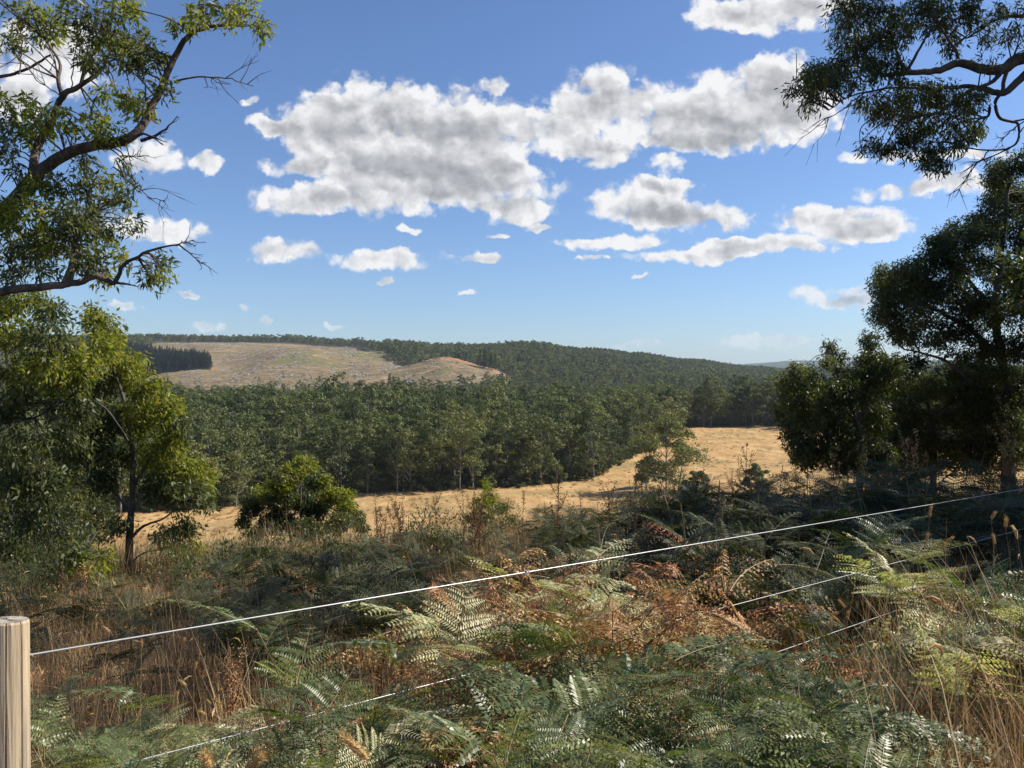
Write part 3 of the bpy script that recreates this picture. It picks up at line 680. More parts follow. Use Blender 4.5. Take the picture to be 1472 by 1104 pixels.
# ------------------------------------------------------------------ near gum trees
class Gum:
    """trunk + limbs traced at their own depth, twigs grown to leaf bunches"""
    def __init__(s, seed): s.r = np.random.default_rng(seed); s.limbs = []; s.tw = MB(); s.nodes = []; s.leaf = []
    def limb(s, pts, r0, r1, name='limb', n=7, wob=.03):
        P = spline(pts, n); P = P + s.r.normal(size=P.shape) * wob * np.linspace(.2, 1, len(P))[:, None] * (0 if len(P) < 4 else 1) * .6
        rr = np.linspace(r0, r1, len(P)); mb = MB(); mb.tube(P, rr, 9 if r0 > .05 else 6)
        s.limbs.append((name, mb)); s.nodes.append(P[1:]); return P
    def dead(s, P0, P1, r0=.02, n=8, spread=.25):
        """bare twiggy branch"""
        P0 = np.asarray(P0, float); P1 = np.asarray(P1, float); L = np.linalg.norm(P1 - P0)
        mid = (P0 + P1) / 2 + s.r.normal(size=3) * L * .06; P = spline([P0, mid, P1], 6) + s.r.normal(size=(13, 3)) * L * .008
        mb = MB(); mb.tube(P, np.linspace(r0, .0035, 13), 5)
        for k in range(n):
            i = s.r.integers(3, 12); d = (P1 - P0) / L * .7 + s.r.normal(size=3) * .6 + (0, 0, -.12); l = L * s.r.uniform(.12, spread)
            Q = spline([P[i], P[i] + d * l * .5 + s.r.normal(size=3) * l * .1, P[i] + d * l + s.r.normal(size=3) * l * .15], 4); mb.tube(Q, np.linspace(.006, .002, 9), 3)
            for _ in range(2):
                j = s.r.integers(3, 8); d2 = d + s.r.normal(size=3) * .6; mb.tube([Q[j], Q[j] + d2 * l * .4], [.003, .0015], 3)
        s.limbs.append(('dead_branch', mb))
    def blob(s, c, rad, bunches=26, leaves=30, L=.085, Wd=.3, m=1, droop=.5, br=3, spread=.16, bare=.15, tw=.006):
        c = np.asarray(c, float); rad = np.asarray(rad, float); r = s.r
        allN = np.concatenate(s.nodes) if s.nodes else c[None]
        loc = []
        for _ in range(br):
            e = c + r.normal(size=3) * rad * .4; d = np.linalg.norm(allN - e, axis=1); b = allN[np.argmin(d + r.random(len(d)) * .15)]
            mid = (b + e) / 2 + r.normal(size=3) * np.linalg.norm(b - e) * .10 + (0, 0, .05)
            P = spline([b, mid, e], 5); s.tw.tube(P, np.linspace(tw * 2.6, tw, len(P)), 5, 0); loc.append(P[2:])
        loc = np.concatenate(loc)
        T = rnd_u(r, bunches) * rad * (r.random((bunches, 1)) ** .4) + c
        for t in T:
            d = np.linalg.norm(loc - t, axis=1); b = loc[np.argmin(d + r.random(len(d)) * rad.mean() * .3)]
            dv = t - b; l = np.linalg.norm(dv) + 1e-6
            P = np.array([b, b + dv * .5 + r.normal(size=3) * l * .12 + (0, 0, l * .06), t]); P = spline(P, 3); s.tw.tube(P, np.linspace(tw, tw * .4, len(P)), 3, 0)
            n = int(leaves * r.uniform(.5, 1.4))
            if r.random() < bare: n //= 5
            f = r.random(n) ** .6; base = P[0] + (P[-1] - P[0]) * (0.55 + .45 * f)[:, None] + rnd_u(r, n) * spread * r.random((n, 1)) ** .5
            D = rnd_u(r, n) * .75 + dv / l * .45 + np.array([0, 0, -droop]); N = rnd_u(r, n)
            LL = L * r.uniform(.6, 1.3, n)
            s.leaf.append((base, D, N, LL, LL * Wd * r.uniform(.7, 1.2, n), np.full(n, m)))
    def build(s, name, base, label, mats, bark, parts=True, cat='tree', twigname='twigs'):
        e = empty(name, base); tag(e, label, cat); base = np.array(base)
        def shift(mb):
            mb.v = [v - base for v in mb.v]; return mb
        for nm, mb in s.limbs: obj(nm, shift(mb).mesh(nm, bark, True), e)
        if s.tw.v: obj(twigname, shift(s.tw).mesh(twigname, bark), e)
        groups = {}
        for b in s.leaf: groups.setdefault(int(b[5][0]), []).append(b)
        mb = MB()
        for k, L in groups.items():
            mb.leaves(np.concatenate([x[0] for x in L]) - base, np.concatenate([x[1] for x in L]), np.concatenate([x[2] for x in L]), np.concatenate([x[3] for x in L]), np.concatenate([x[4] for x in L]), k - 1, .4)
        obj('crown', mb.mesh('crown', mats), e); return e
def rnd_u(r, n):
    v = r.normal(size=(n, 3)); return v / np.linalg.norm(v, axis=1)[:, None]

def blobs(G, lst, Y, dY=.5, dens=1.0, **kw):
    """lst: (px, py, rx, ry[, material[, depth offset]])"""
    for b in lst:
        px, py, rx, ry = b[:4]; m = b[4] if len(b) > 4 and b[4] else 1; Yd = Y + (b[5] if len(b) > 5 else G.r.uniform(-dY, dY))
        k = Yd / F; rx *= k; ry *= k
        if m == 3 and G.r.random() < .22: m = 1  # a few shaded bunches take the lighter colour, standing for lit leaves
        elif m == 1 and px < 520 and G.r.random() < .28: m = 2  # part of the left crowns switches to the sunlit leaf colour
        vol = max(6, int(dens * 26 * (rx * ry) / (.35 ** 2) ** 1))
        G.blob(at(px, py, Yd), (rx, (rx + ry) / 2 * 1.1, ry), bunches=vol, m=m, **kw)

LM = [M['gum_near'], M['gum_lit'], M['gum_shaded']]  # plain, sunlit and shaded colours of the same leaf
# --- tall gum leaning in from the left
G = Gum(1); Y = 8.6
gx, gz = at(-330, 0, Y)[0], float(H(at(-330, 0, Y)[0], Y))
G.limb([(gx, Y, gz - .3), (gx + .1, Y, gz + 2), at(-300, 470, Y), at(-280, 300, Y), at(-320, 60, Y), at(-300, -200, Y)], .26, .12, 'trunk')
a = G.limb([at(-300, 430, Y), at(-120, 390, Y), at(0, 308, Y), at(45, 262, Y), at(80, 232, Y), at(125, 212, Y), at(165, 208, Y - .1), at(200, 190, Y - .1), at(222, 152, Y), at(248, 95, Y), at(272, 55, Y), at(300, 40, Y), at(330, 38, Y)], .088, .015, 'limb', 5, .012)
G.limb([at(48, 258, Y), at(55, 215, Y + .2), at(75, 180, Y + .2), at(92, 140, Y + .2), at(118, 125, Y + .2), at(150, 100, Y + .3), at(152, 80, Y + .3)], .05, .015, 'limb', 5, .01)
G.limb([at(92, 142, Y + .2), at(86, 115, Y + .2), at(88, 90, Y + .3), at(60, 50, Y + .3)], .026, .010, 'limb', 5, .01)
G.limb([at(118, 125, Y + .2), at(130, 90, Y + .2), at(160, 40, Y + .2), at(170, -20, Y + .2)], .02, .010, 'limb', 5, .01)
G.limb([at(-30, 115, Y + .4), at(0, 112, Y + .4), at(30, 106, Y + .4), at(60, 92, Y + .4), at(75, 80, Y + .4)], .022, .010, 'limb', 5, .01)
G.limb([at(-280, 500, Y - .4), at(-100, 445, Y - .4), at(0, 420, Y - .4), at(60, 412, Y - .4), at(105, 408, Y - .4), at(140, 398, Y - .4), at(165, 406, Y - .4), at(180, 380, Y - .4), at(215, 362, Y - .4), at(258, 352, Y - .4)], .058, .008, 'limb', 5, .012)
G.limb([at(95, 410, Y - .4), at(106, 380, Y - .3), at(110, 345, Y - .2), at(125, 310, Y)], .05, .015, 'limb', 5, .01)
G.dead(at(165, 406, Y - .4), at(196, 411, Y - .5), .018, 3)
G.dead(at(258, 352, Y - .4), at(290, 380, Y - .4), .010, 8, .5); G.dead(at(230, 357, Y - .4), at(280, 345, Y - .4), .009, 6, .5)
G.dead(at(192, 200, Y - .1), at(242, 206, Y - .2), .024, 3); G.dead(at(205, 203, Y - .1), at(258, 168, Y - .2), .022, 4)
G.dead(at(250, 118, Y), at(365, 124, Y - .2), .012, 9, .3); G.dead(at(170, 235, Y), at(185, 268, Y), .012, 5)
G.dead(at(165, 240, Y), at(240, 290, Y), .008, 9, .5); G.dead(at(175, 225, Y), at(215, 225, Y), .007, 7, .6)
G.dead(at(85, 110, Y), at(60, 60, Y), .010, 6, .5); G.dead(at(30, 110, Y), at(25, 30, Y), .008, 6, .5); G.dead(at(90, 140, Y + .2), at(20, 60, Y + .3), .007, 8, .4)
G.dead(at(105, 130, Y), at(115, 60, Y), .007, 7, .5); G.dead(at(212, 150, Y), at(205, 95, Y), .007, 6, .4); G.dead(at(190, 130, Y), at(185, 90, Y), .006, 6, .5)
kw = dict(L=.088, Wd=.27, leaves=26, spread=.12, droop=.55, tw=.004)
blobs(G, [(60, 30, 50, 30), (30, 60, 28, 18), (130, 25, 45, 32), (185, 15, 28, 25), (160, 65, 50, 26), (195, 60, 25, 30), (215, 80, 32, 20), (140, 85, 40, 14),
 (125, 72, 14, 9), (190, 95, 16, 10), (300, 10, 28, 14, 1), (345, 12, 34, 18, 2), (375, 38, 18, 20, 2), (330, 30, 30, 12, 1), (285, 30, 18, 10, 2), (262, 38, 14, 10, 2), (240, 130, 16, 14), (205, 90, 20, 12)], Y, .5, 1.7, **kw)
blobs(G, [(30, 160, 36, 26), (70, 165, 30, 30), (15, 200, 25, 40), (50, 195, 30, 20), (15, 245, 22, 16), (160, 140, 36, 16, 2), (190, 150, 22, 22, 2), (205, 160, 14, 20, 1), (140, 170, 30, 12, 2), (150, 192, 36, 16, 1), (110, 190, 22, 14, 1), (120, 235, 16, 8)], Y, .45, 1.7, **kw)
blobs(G, [(90, 270, 40, 20, 1), (140, 265, 36, 22, 2), (160, 290, 26, 22, 1), (60, 310, 40, 26, 1), (110, 310, 40, 28, 1), (150, 330, 26, 22, 1), (30, 345, 32, 26), (75, 350, 40, 28, 1), (85, 355, 26, 16, 2), (130, 365, 36, 20, 1), (165, 365, 22, 14, 1),
 (20, 390, 30, 24, 1), (60, 388, 30, 12), (235, 395, 12, 22, 1), (230, 380, 16, 10, 1), (215, 400, 12, 12), (185, 250, 12, 18, 1), (185, 285, 10, 12), (10, 290, 26, 20), (5, 430, 24, 16, 1), (45, 365, 30, 20, 1), (105, 330, 30, 20), (60, 270, 26, 16), (150, 400, 16, 8, 1), (10, 320, 20, 16, 1), (120, 385, 26, 14), (185, 320, 14, 16, 1)], Y, .5, 1.9, **kw)
# crown above and outside the picture
blobs(G, [(-80, 20, 70, 60), (-150, 120, 70, 60), (-60, 200, 60, 50), (-200, 260, 80, 60), (-120, 330, 70, 40), (-250, -60, 90, 60), (-60, -90, 90, 50), (90, -80, 80, 45), (220, -70, 60, 30)], Y, .8, .4, **kw)
G.build('gum_tree', (gx, Y, gz), 'tall gum leaning in from the left edge with bent limbs against the sky', LM, M['bark'])

# --- gum hanging in at the upper right
G = Gum(2); Y = 9.0
gx = at(1900, 0, Y)[0]; gz = float(H(gx, Y))
G.limb([(gx, Y, gz - .3), (gx - .1, Y, gz + 2.5), at(1800, 130, Y), at(1790, -100, Y), at(1820, -400, Y)], .30, .14, 'trunk')
G.limb([at(1805, 150, Y), at(1620, 60, Y), at(1472, 84, Y), at(1442, 100, Y), at(1413, 102, Y), at(1376, 93, Y), at(1341, 104, Y), at(1300, 107, Y), at(1262, 108, Y), at(1225, 95, Y)], .085, .013, 'limb', 5, .01)
G.limb([at(1800, 140, Y), at(1600, 60, Y), at(1520, 70, Y), at(1472, 108, Y), at(1440, 135, Y), at(1413, 130, Y), at(1382, 125, Y), at(1345, 130, Y), at(1310, 122, Y)], .065, .010, 'limb', 5, .01)
G.limb([at(1447, 98, Y), at(1441, 115, Y), at(1438, 136, Y)], .022, .020, 'limb', 5, .004)
G.limb([at(1442, 100, Y), at(1420, 122, Y - .1), at(1390, 132, Y - .1), at(1347, 163, Y - .1), at(1295, 168, Y - .1), at(1270, 150, Y - .1)], .026, .009, 'limb', 5, .01)
G.limb([at(1434, 138, Y), at(1428, 150, Y), at(1434, 170, Y), at(1450, 176, Y), at(1461, 180, Y), at(1461, 203, Y), at(1447, 214, Y), at(1422, 217, Y), at(1392, 214, Y), at(1374, 207, Y)], .020, .007, 'limb', 5, .004)
G.limb([at(1452, 176, Y), at(1480, 172, Y), at(1500, 180, Y)], .012, .006, 'limb', 5, .004)
G.limb([at(1376, 93, Y), at(1372, 75, Y), at(1362, 62, Y), at(1340, 30, Y)], .022, .010, 'limb', 5, .01)
G.limb([at(1300, 107, Y), at(1320, 70, Y), at(1345, 30, Y)], .02, .008, 'limb', 5, .01); G.limb([at(1300, 107, Y), at(1288, 80, Y), at(1280, 45, Y)], .022, .008, 'limb', 5, .01)
G.limb([at(1600, 30, Y), at(1472, 25, Y + .4), at(1430, 30, Y + .4), at(1400, 50, Y + .4), at(1380, 60, Y + .4)], .03, .007, 'limb', 5, .01)
G.limb([at(1420, 152, Y), at(1418, 168, Y), at(1400, 175, Y), at(1375, 190, Y)], .018, .007, 'limb', 5, .01)
G.limb([at(1340, 130, Y), at(1280, 128, Y), at(1220, 140, Y), at(1190, 160, Y)], .014, .006, 'limb', 5, .01)
G.dead(at(1420, 217, Y), at(1372, 285, Y), .008, 6, .35); G.dead(at(1450, 214, Y), at(1392, 238, Y), .009, 9, .4); G.dead(at(1240, 135, Y), at(1180, 175, Y), .008, 9, .5); G.dead(at(1461, 195, Y), at(1480, 150, Y), .008, 7, .5)
G.dead(at(1470, 175, Y), at(1440, 200, Y), .007, 8, .5)
kw = dict(L=.072, Wd=.22, leaves=34, spread=.10, droop=.75, tw=.0035)
def fol(lst, dens, **k): blobs(G, lst, Y, .45, dens, **k)
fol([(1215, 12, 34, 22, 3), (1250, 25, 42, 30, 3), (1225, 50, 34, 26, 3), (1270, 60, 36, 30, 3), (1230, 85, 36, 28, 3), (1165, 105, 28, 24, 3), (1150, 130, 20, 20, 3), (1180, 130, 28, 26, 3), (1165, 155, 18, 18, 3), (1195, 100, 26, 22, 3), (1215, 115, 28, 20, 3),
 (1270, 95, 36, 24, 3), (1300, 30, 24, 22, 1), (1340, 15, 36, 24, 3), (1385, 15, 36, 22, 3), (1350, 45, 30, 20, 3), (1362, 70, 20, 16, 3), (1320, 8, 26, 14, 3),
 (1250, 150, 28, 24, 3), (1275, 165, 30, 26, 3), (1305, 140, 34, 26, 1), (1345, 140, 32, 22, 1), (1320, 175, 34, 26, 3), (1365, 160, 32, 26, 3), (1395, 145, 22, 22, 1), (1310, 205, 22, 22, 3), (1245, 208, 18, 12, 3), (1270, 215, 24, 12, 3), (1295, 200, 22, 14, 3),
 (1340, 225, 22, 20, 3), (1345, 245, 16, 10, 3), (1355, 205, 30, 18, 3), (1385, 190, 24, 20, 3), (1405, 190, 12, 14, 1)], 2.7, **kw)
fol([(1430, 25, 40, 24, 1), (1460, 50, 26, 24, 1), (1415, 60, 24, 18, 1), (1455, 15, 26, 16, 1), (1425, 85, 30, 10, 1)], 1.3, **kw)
kw = dict(L=.09, Wd=.32, leaves=26, spread=.2, droop=.7, tw=.004)
G.limb([at(1805, -60, Y), at(1600, -180, Y), at(1400, -220, Y - .5), at(1200, -240, Y - .8), at(1000, -260, Y - 1)], .11, .02, 'limb', 5, .01)  # unseen bough overhead, added to shade the slope below
fol([(1560, 20, 80, 60, 3), (1620, -130, 120, 80, 3), (1450, -120, 120, 60, 3), (1300, -90, 90, 50, 3), (1750, -330, 150, 90, 3), (1550, -280, 120, 70, 3), (1350, -260, 120, 80, 3), (1200, -240, 110, 80, 3), (1050, -250, 110, 70, 3), (930, -280, 90, 60, 3), (1150, -380, 130, 70, 3), (1400, -420, 140, 80, 3)], .55, **kw)
G.limb([at(1805, -60, Y), (7.5, 8, 5.2), (6.2, 7, 5.2), (4.6, 6.6, 5.0)], .08, .015, 'limb', 5, .01)  # unseen bough toward the camera, added to block the sun
for c_ in [(5.3, 7.4, 5.6), (4.7, 6.4, 5.3), (4.2, 7.0, 5.2), (5.2, 6.3, 4.9), (3.7, 6.5, 5.6), (3.2, 6.9, 5.3), (6.4, 8.4, 5.3), (4.4, 5.2, 5.2), (3.9, 5.9, 5.4), (5.0, 5.6, 5.2), (4.7, 4.9, 5.0)]:  # leaf bunches placed only for the shade they cast at left
    G.blob(c_, (.6, .5, .35), bunches=34, leaves=26, L=.09, Wd=.3, m=3, spread=.16, droop=.7)
G.build('gum_tree', (gx, Y, gz), 'gum whose dark leafy boughs hang in at the upper right over the clouds', LM, M['bark_dark'])

# --- young gum at the lower left
G = Gum(3); Y = 13.5
b = at(185, 835, Y); gx = b[0]; gz = float(H(gx, Y)); b = np.array([gx, Y, gz])
G.limb([b - (0, 0, .3), at(184, 800, Y), at(187, 750, Y), at(190, 700, Y), at(190, 650, Y), at(182, 590, Y), at(160, 520, Y)], .075, .02, 'trunk', 6, .01)
G.limb([at(186, 775, Y), at(205, 757, Y), at(235, 745, Y), at(262, 722, Y)], .03, .010, 'limb', 5, .01); G.limb([at(186, 812, Y), at(205, 796, Y), at(250, 788, Y)], .02, .008, 'limb', 5, .01)
G.limb([at(190, 700, Y), at(215, 660, Y), at(240, 610, Y)], .03, .010, 'limb', 5, .01); G.limb([at(188, 740, Y), at(165, 710, Y), at(130, 680, Y)], .026, .010, 'limb', 5, .01)
G.limb([at(188, 640, Y), at(160, 600, Y), at(110, 570, Y)], .03, .010, 'limb', 5, .01); G.limb([at(182, 590, Y), at(205, 560, Y), at(215, 520, Y)], .024, .010, 'limb', 5, .01)
kw = dict(L=.10, Wd=.33, leaves=24, spread=.17, droop=.75, tw=.004)
blobs(G, [(135, 455, 18, 22, 1), (155, 475, 24, 22, 2), (150, 500, 34, 26, 2), (185, 530, 34, 26, 2), (215, 560, 30, 26, 2), (120, 520, 34, 26, 1), (150, 550, 34, 26, 1), (235, 590, 28, 26, 2), (205, 605, 34, 26, 1), (240, 630, 28, 22, 1),
 (160, 600, 34, 30, 3), (120, 640, 34, 24, 3), (170, 650, 36, 26, 3), (225, 660, 34, 26, 1), (265, 670, 26, 26, 1), (290, 690, 18, 26, 2), (265, 705, 28, 24, 1), (290, 720, 16, 16, 1), (230, 700, 26, 22, 3), (260, 610, 14, 14, 1),
 (110, 600, 26, 18, 1), (95, 650, 24, 20, 1), (145, 690, 26, 20, 3), (265, 760, 22, 20, 3), (275, 790, 16, 18, 1), (255, 785, 18, 14, 3), (235, 770, 18, 12, 1), (170, 755, 18, 12, 1), (155, 765, 12, 10)], Y, .5, 2.3, **kw)  # sunlit colour toward top and right, shaded colour inside the crown
G.build('young_gum_tree', tuple(b), 'young gum with thin dark trunk and drooping sunlit leaves above the paddock', LM, M['bark_dark'])
# --- bushy gum behind the left edge
G = Gum(4); Y = 12.0
gx = at(-70, 0, Y)[0]; gz = float(H(gx, Y)); b = np.array([gx, Y, gz])
G.limb([b - (0, 0, .3), b + (.1, 0, 2), at(-60, 600, Y), at(-50, 500, Y), at(-20, 420, Y)], .12, .03, 'trunk', 6, .01)
G.limb([at(-60, 600, Y), at(0, 585, Y), at(80, 578, Y), at(140, 580, Y), at(185, 632, Y)], .035, .008, 'limb', 5, .01)
G.limb([at(-60, 640, Y), at(0, 605, Y), at(50, 600, Y), at(120, 560, Y)], .03, .008, 'limb', 5, .01)
G.limb([at(-60, 560, Y), at(0, 540, Y), at(60, 480, Y)], .03, .010, 'limb', 5, .01)
blobs(G, [(15, 440, 34, 22, 2), (50, 435, 32, 18, 2), (75, 450, 22, 22, 1), (20, 480, 40, 28, 1), (65, 490, 36, 30, 1), (100, 500, 30, 26, 1), (60, 530, 36, 30, 1), (15, 530, 34, 30, 1), (95, 545, 34, 26, 2), (30, 570, 36, 22, 1), (75, 580, 30, 16, 3), (110, 590, 30, 20, 3), (10, 600, 30, 14, 3),
 (125, 530, 24, 22, 2), (-30, 470, 40, 40, 1), (-60, 540, 40, 40, 1), (-100, 480, 50, 50, 1), (-120, 580, 50, 40, 1), (40, 640, 40, 30, 1), (100, 630, 30, 26), (20, 690, 34, 30, 3), (75, 700, 30, 26, 3), (150, 500, 22, 20, 1), (40, 740, 30, 26, 3), (10, 790, 26, 26, 3)], Y, .5, 1.8, **kw)  # upper bunches coloured as sunlit, lower ones as shaded
G.build('gum_tree', tuple(b), 'bushy gum at the left edge below the leaning limbs, its leaves half lit', LM, M['bark_dark'])
# --- dark small trees under it
for sd_, (px0, Y, bl, lab) in enumerate([
  (30, 17, [(20, 650, 40, 34, 3), (60, 690, 40, 34, 3), (10, 700, 34, 34, 3), (40, 740, 44, 34, 3), (85, 740, 30, 30, 3), (100, 770, 30, 24, 3), (60, 790, 44, 30, 3), (15, 780, 36, 34, 3), (-20, 720, 34, 50, 3), (35, 830, 40, 20, 3)], 'dark shaded gum sapling at the left edge behind the young gum'),
  (115, 20, [(110, 660, 30, 24, 3), (140, 700, 30, 26, 3), (105, 710, 34, 26, 3), (140, 740, 30, 24, 3), (90, 680, 24, 24, 3), (120, 765, 30, 18, 3)], 'dense dark sapling between the young gum and the left edge'),
  (122, 10.5, [(125, 765, 16, 14, 1), (108, 790, 20, 16, 1), (140, 795, 20, 16, 1), (125, 815, 26, 16, 1), (100, 825, 20, 12, 1)], 'small grey green shrub low in front of the young gum trunk')]):
    G = Gum(10 + sd_); gx = at(px0, 0, Y)[0]; gz = float(H(gx, Y)); b = np.array([gx, Y, gz]); top = min(x[1] for x in bl)
    G.limb([b - (0, 0, .3), (b + at(px0 + 10, (top + 850) / 2, Y)) / 2 * (0, 0, 1) + b * (1, 1, 0), at(px0 + 5, (top + 850) / 2, Y), at(px0, top + 25, Y)], .05, .012, 'trunk', 6, .01)
    blobs(G, bl, Y, .7, 1.7, L=.11, Wd=.33, leaves=24, spread=.2, droop=.6, tw=.004)
    G.build('sapling', tuple(b), lab, LM, M['bark_dark'], cat='sapling')

for k, (px0, Y, w, h, lab) in enumerate([(15, 12.5, 2.2, 1.7, 'dark rounded shrub at the left edge above the timber post'), (80, 11.0, 1.5, 1.1, 'low dark shrub right of the left edge shrub'), (55, 9.6, 1.3, .8, 'small scrubby shrub nearest the timber post at the left'), (245, 12.0, 1.2, .8, 'low shrub at the right foot of the young gum'),
      (330, 10.5, 2.0, .95, 'dark low shrub below the rounded gum bush'), (400, 11.0, 2.1, 1.0, 'dark dense shrub left below the rounded gum bush'), (500, 11.5, 1.9, 1.05, 'dark shrub at the right foot of the rounded gum bush'), (640, 12.2, 2.0, 1.1, 'dark shrub left of the bright green bush')]):
    x = (px0 - CX) / F * Y; mb, mt = bush_mesh(700 + k, w, h, int(5200 * w * h / 2), .06, [M['bark_dark'], M['gum_shaded' if k != 3 else 'gum_near']], 12)
    e = empty('shrub', (x, Y, float(H(x, Y)) - .05)); tag(e, lab, 'shrub')
    for nm, me in zip(('stems', 'foliage'), split_mesh(mb, 'shrub', mt)): obj(nm, me, e)
# --- bushes above the bracken
G = Gum(20); Y = 15.5
gx = at(432, 0, Y)[0]; gz = float(H(gx, Y)); b = np.array([gx, Y, gz])
for q in [(400, 720), (432, 690), (470, 730)]: G.limb([b - (0, 0, .2), (b + at(q[0], q[1], Y)) / 2, at(q[0], q[1], Y)], .035, .012, 'stem', 6, .01)
blobs(G, [(418, 680, 20, 13, 2), (440, 672, 16, 12, 2), (400, 694, 20, 14, 2), (455, 692, 17, 13, 1), (378, 712, 18, 14, 1), (362, 732, 14, 13, 3), (350, 748, 8, 10, 3), (408, 720, 26, 18, 3), (448, 730, 24, 18, 3), (478, 712, 18, 12, 2), (497, 728, 17, 11, 2), (512, 744, 12, 9, 1), (488, 752, 22, 14, 1), (396, 752, 28, 16, 3), (440, 760, 30, 14, 3), (468, 690, 9, 8, 2), (430, 662, 8, 6, 2), (372, 765, 16, 10, 3), (392, 680, 7, 6, 1), (520, 757, 8, 6, 1), (500, 712, 7, 6, 2), (356, 718, 6, 6, 1)], Y, .6, 7.5,
      L=.078, Wd=.34, leaves=26, spread=.12, droop=.6, tw=.003, br=2, bare=.05)  # light painted by bunch: sunlit leaf colour on top, shaded colour below
G.build('bushy_gum', tuple(b), 'rounded small gum bush with sunlit top coloured yellow green before the paddock', LM, M['bark_dark'], cat='bush')
G = Gum(21); Y = 14.5
gx = at(705, 0, Y)[0]; gz = float(H(gx, Y)); b = np.array([gx, Y, gz])
for q in [(690, 740), (708, 715), (725, 745)]: G.limb([b - (0, 0, .2), (b + at(q[0], q[1], Y)) / 2, at(q[0], q[1], Y)], .02, .006, 'stem', 6, .01)
blobs(G, [(706, 712, 14, 14, 2), (690, 728, 18, 14, 2), (722, 730, 18, 14, 1), (705, 745, 24, 16, 1), (680, 752, 16, 14, 1), (735, 752, 18, 14, 1), (710, 768, 28, 12, 3), (700, 700, 6, 8, 2)], Y, .3, 3.5, L=.07, Wd=.2, leaves=30, spread=.1, droop=-.3, tw=.003, br=2, bare=.05)  # sunlit leaf colour above, shaded leaf colour at the foot
G.build('wattle_bush', tuple(b), 'small bright green bush poking above the bracken before the straw paddock', LM, M['bark_dark'], cat='bush')

# --- trees at the right
kw = dict(L=.11, Wd=.34, leaves=30, spread=.22, droop=.55, tw=.006)
G = Gum(30); Y = 23.0
gx = at(1452, 0, Y)[0]; gz = float(H(gx, Y)); b = np.array([gx, Y, gz])
G.limb([b - (0, 0, .4), at(1450, 640, Y), at(1452, 580, Y), at(1440, 520, Y), at(1430, 440, Y), at(1440, 340, Y), at(1450, 250, Y)], .22, .04, 'trunk', 6, .03)
G.limb([at(1440, 520, Y), at(1390, 470, Y), at(1330, 440, Y), at(1285, 420, Y)], .10, .02, 'limb', 6, .03)
G.limb([at(1450, 600, Y), at(1410, 560, Y), at(1360, 520, Y), at(1300, 500, Y)], .09, .02, 'limb', 6, .03)
G.limb([at(1430, 450, Y), at(1390, 400, Y), at(1370, 350, Y)], .08, .02, 'limb', 6, .03)
G.limb([at(1452, 590, Y), at(1480, 520, Y), at(1500, 420, Y)], .09, .03, 'limb', 6, .03)
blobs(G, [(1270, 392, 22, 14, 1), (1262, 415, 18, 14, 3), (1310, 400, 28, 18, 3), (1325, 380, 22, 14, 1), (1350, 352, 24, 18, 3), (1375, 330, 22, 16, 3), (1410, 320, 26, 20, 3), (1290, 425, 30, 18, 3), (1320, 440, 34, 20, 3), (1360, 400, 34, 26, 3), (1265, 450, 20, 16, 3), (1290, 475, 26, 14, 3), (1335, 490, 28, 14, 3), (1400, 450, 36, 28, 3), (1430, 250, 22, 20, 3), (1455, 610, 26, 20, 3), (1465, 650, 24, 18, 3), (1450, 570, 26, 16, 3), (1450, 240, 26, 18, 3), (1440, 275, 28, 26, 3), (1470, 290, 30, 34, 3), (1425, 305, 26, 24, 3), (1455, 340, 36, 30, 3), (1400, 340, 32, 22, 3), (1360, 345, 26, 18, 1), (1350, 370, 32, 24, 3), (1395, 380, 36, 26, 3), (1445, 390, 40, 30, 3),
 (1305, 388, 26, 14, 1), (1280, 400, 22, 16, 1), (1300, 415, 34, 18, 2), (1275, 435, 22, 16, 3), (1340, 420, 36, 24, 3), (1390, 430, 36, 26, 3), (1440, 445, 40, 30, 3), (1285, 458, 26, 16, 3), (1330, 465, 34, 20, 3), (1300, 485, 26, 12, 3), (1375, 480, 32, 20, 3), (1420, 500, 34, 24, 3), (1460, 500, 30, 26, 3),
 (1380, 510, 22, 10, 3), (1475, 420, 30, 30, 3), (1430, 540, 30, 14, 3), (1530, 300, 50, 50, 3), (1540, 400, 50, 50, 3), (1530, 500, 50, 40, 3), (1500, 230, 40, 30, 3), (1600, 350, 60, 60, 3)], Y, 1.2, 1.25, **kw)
G.build('gum_tree', tuple(b), 'largest dark gum at the right edge rising toward the hanging boughs', LM, M['bark_dark'])
G = Gum(31); Y = 20.0
gx = at(1235, 0, Y)[0]; gz = float(H(gx, Y)); b = np.array([gx, Y, gz])
G.limb([b - (0, 0, .4), at(1236, 640, Y), at(1225, 590, Y), at(1205, 545, Y), at(1195, 500, Y)], .10, .015, 'trunk', 6, .02)
G.limb([at(1228, 600, Y), at(1190, 580, Y), at(1150, 560, Y)], .05, .012, 'limb', 6, .02); G.limb([at(1230, 610, Y), at(1260, 570, Y), at(1280, 520, Y)], .06, .015, 'limb', 6, .02)
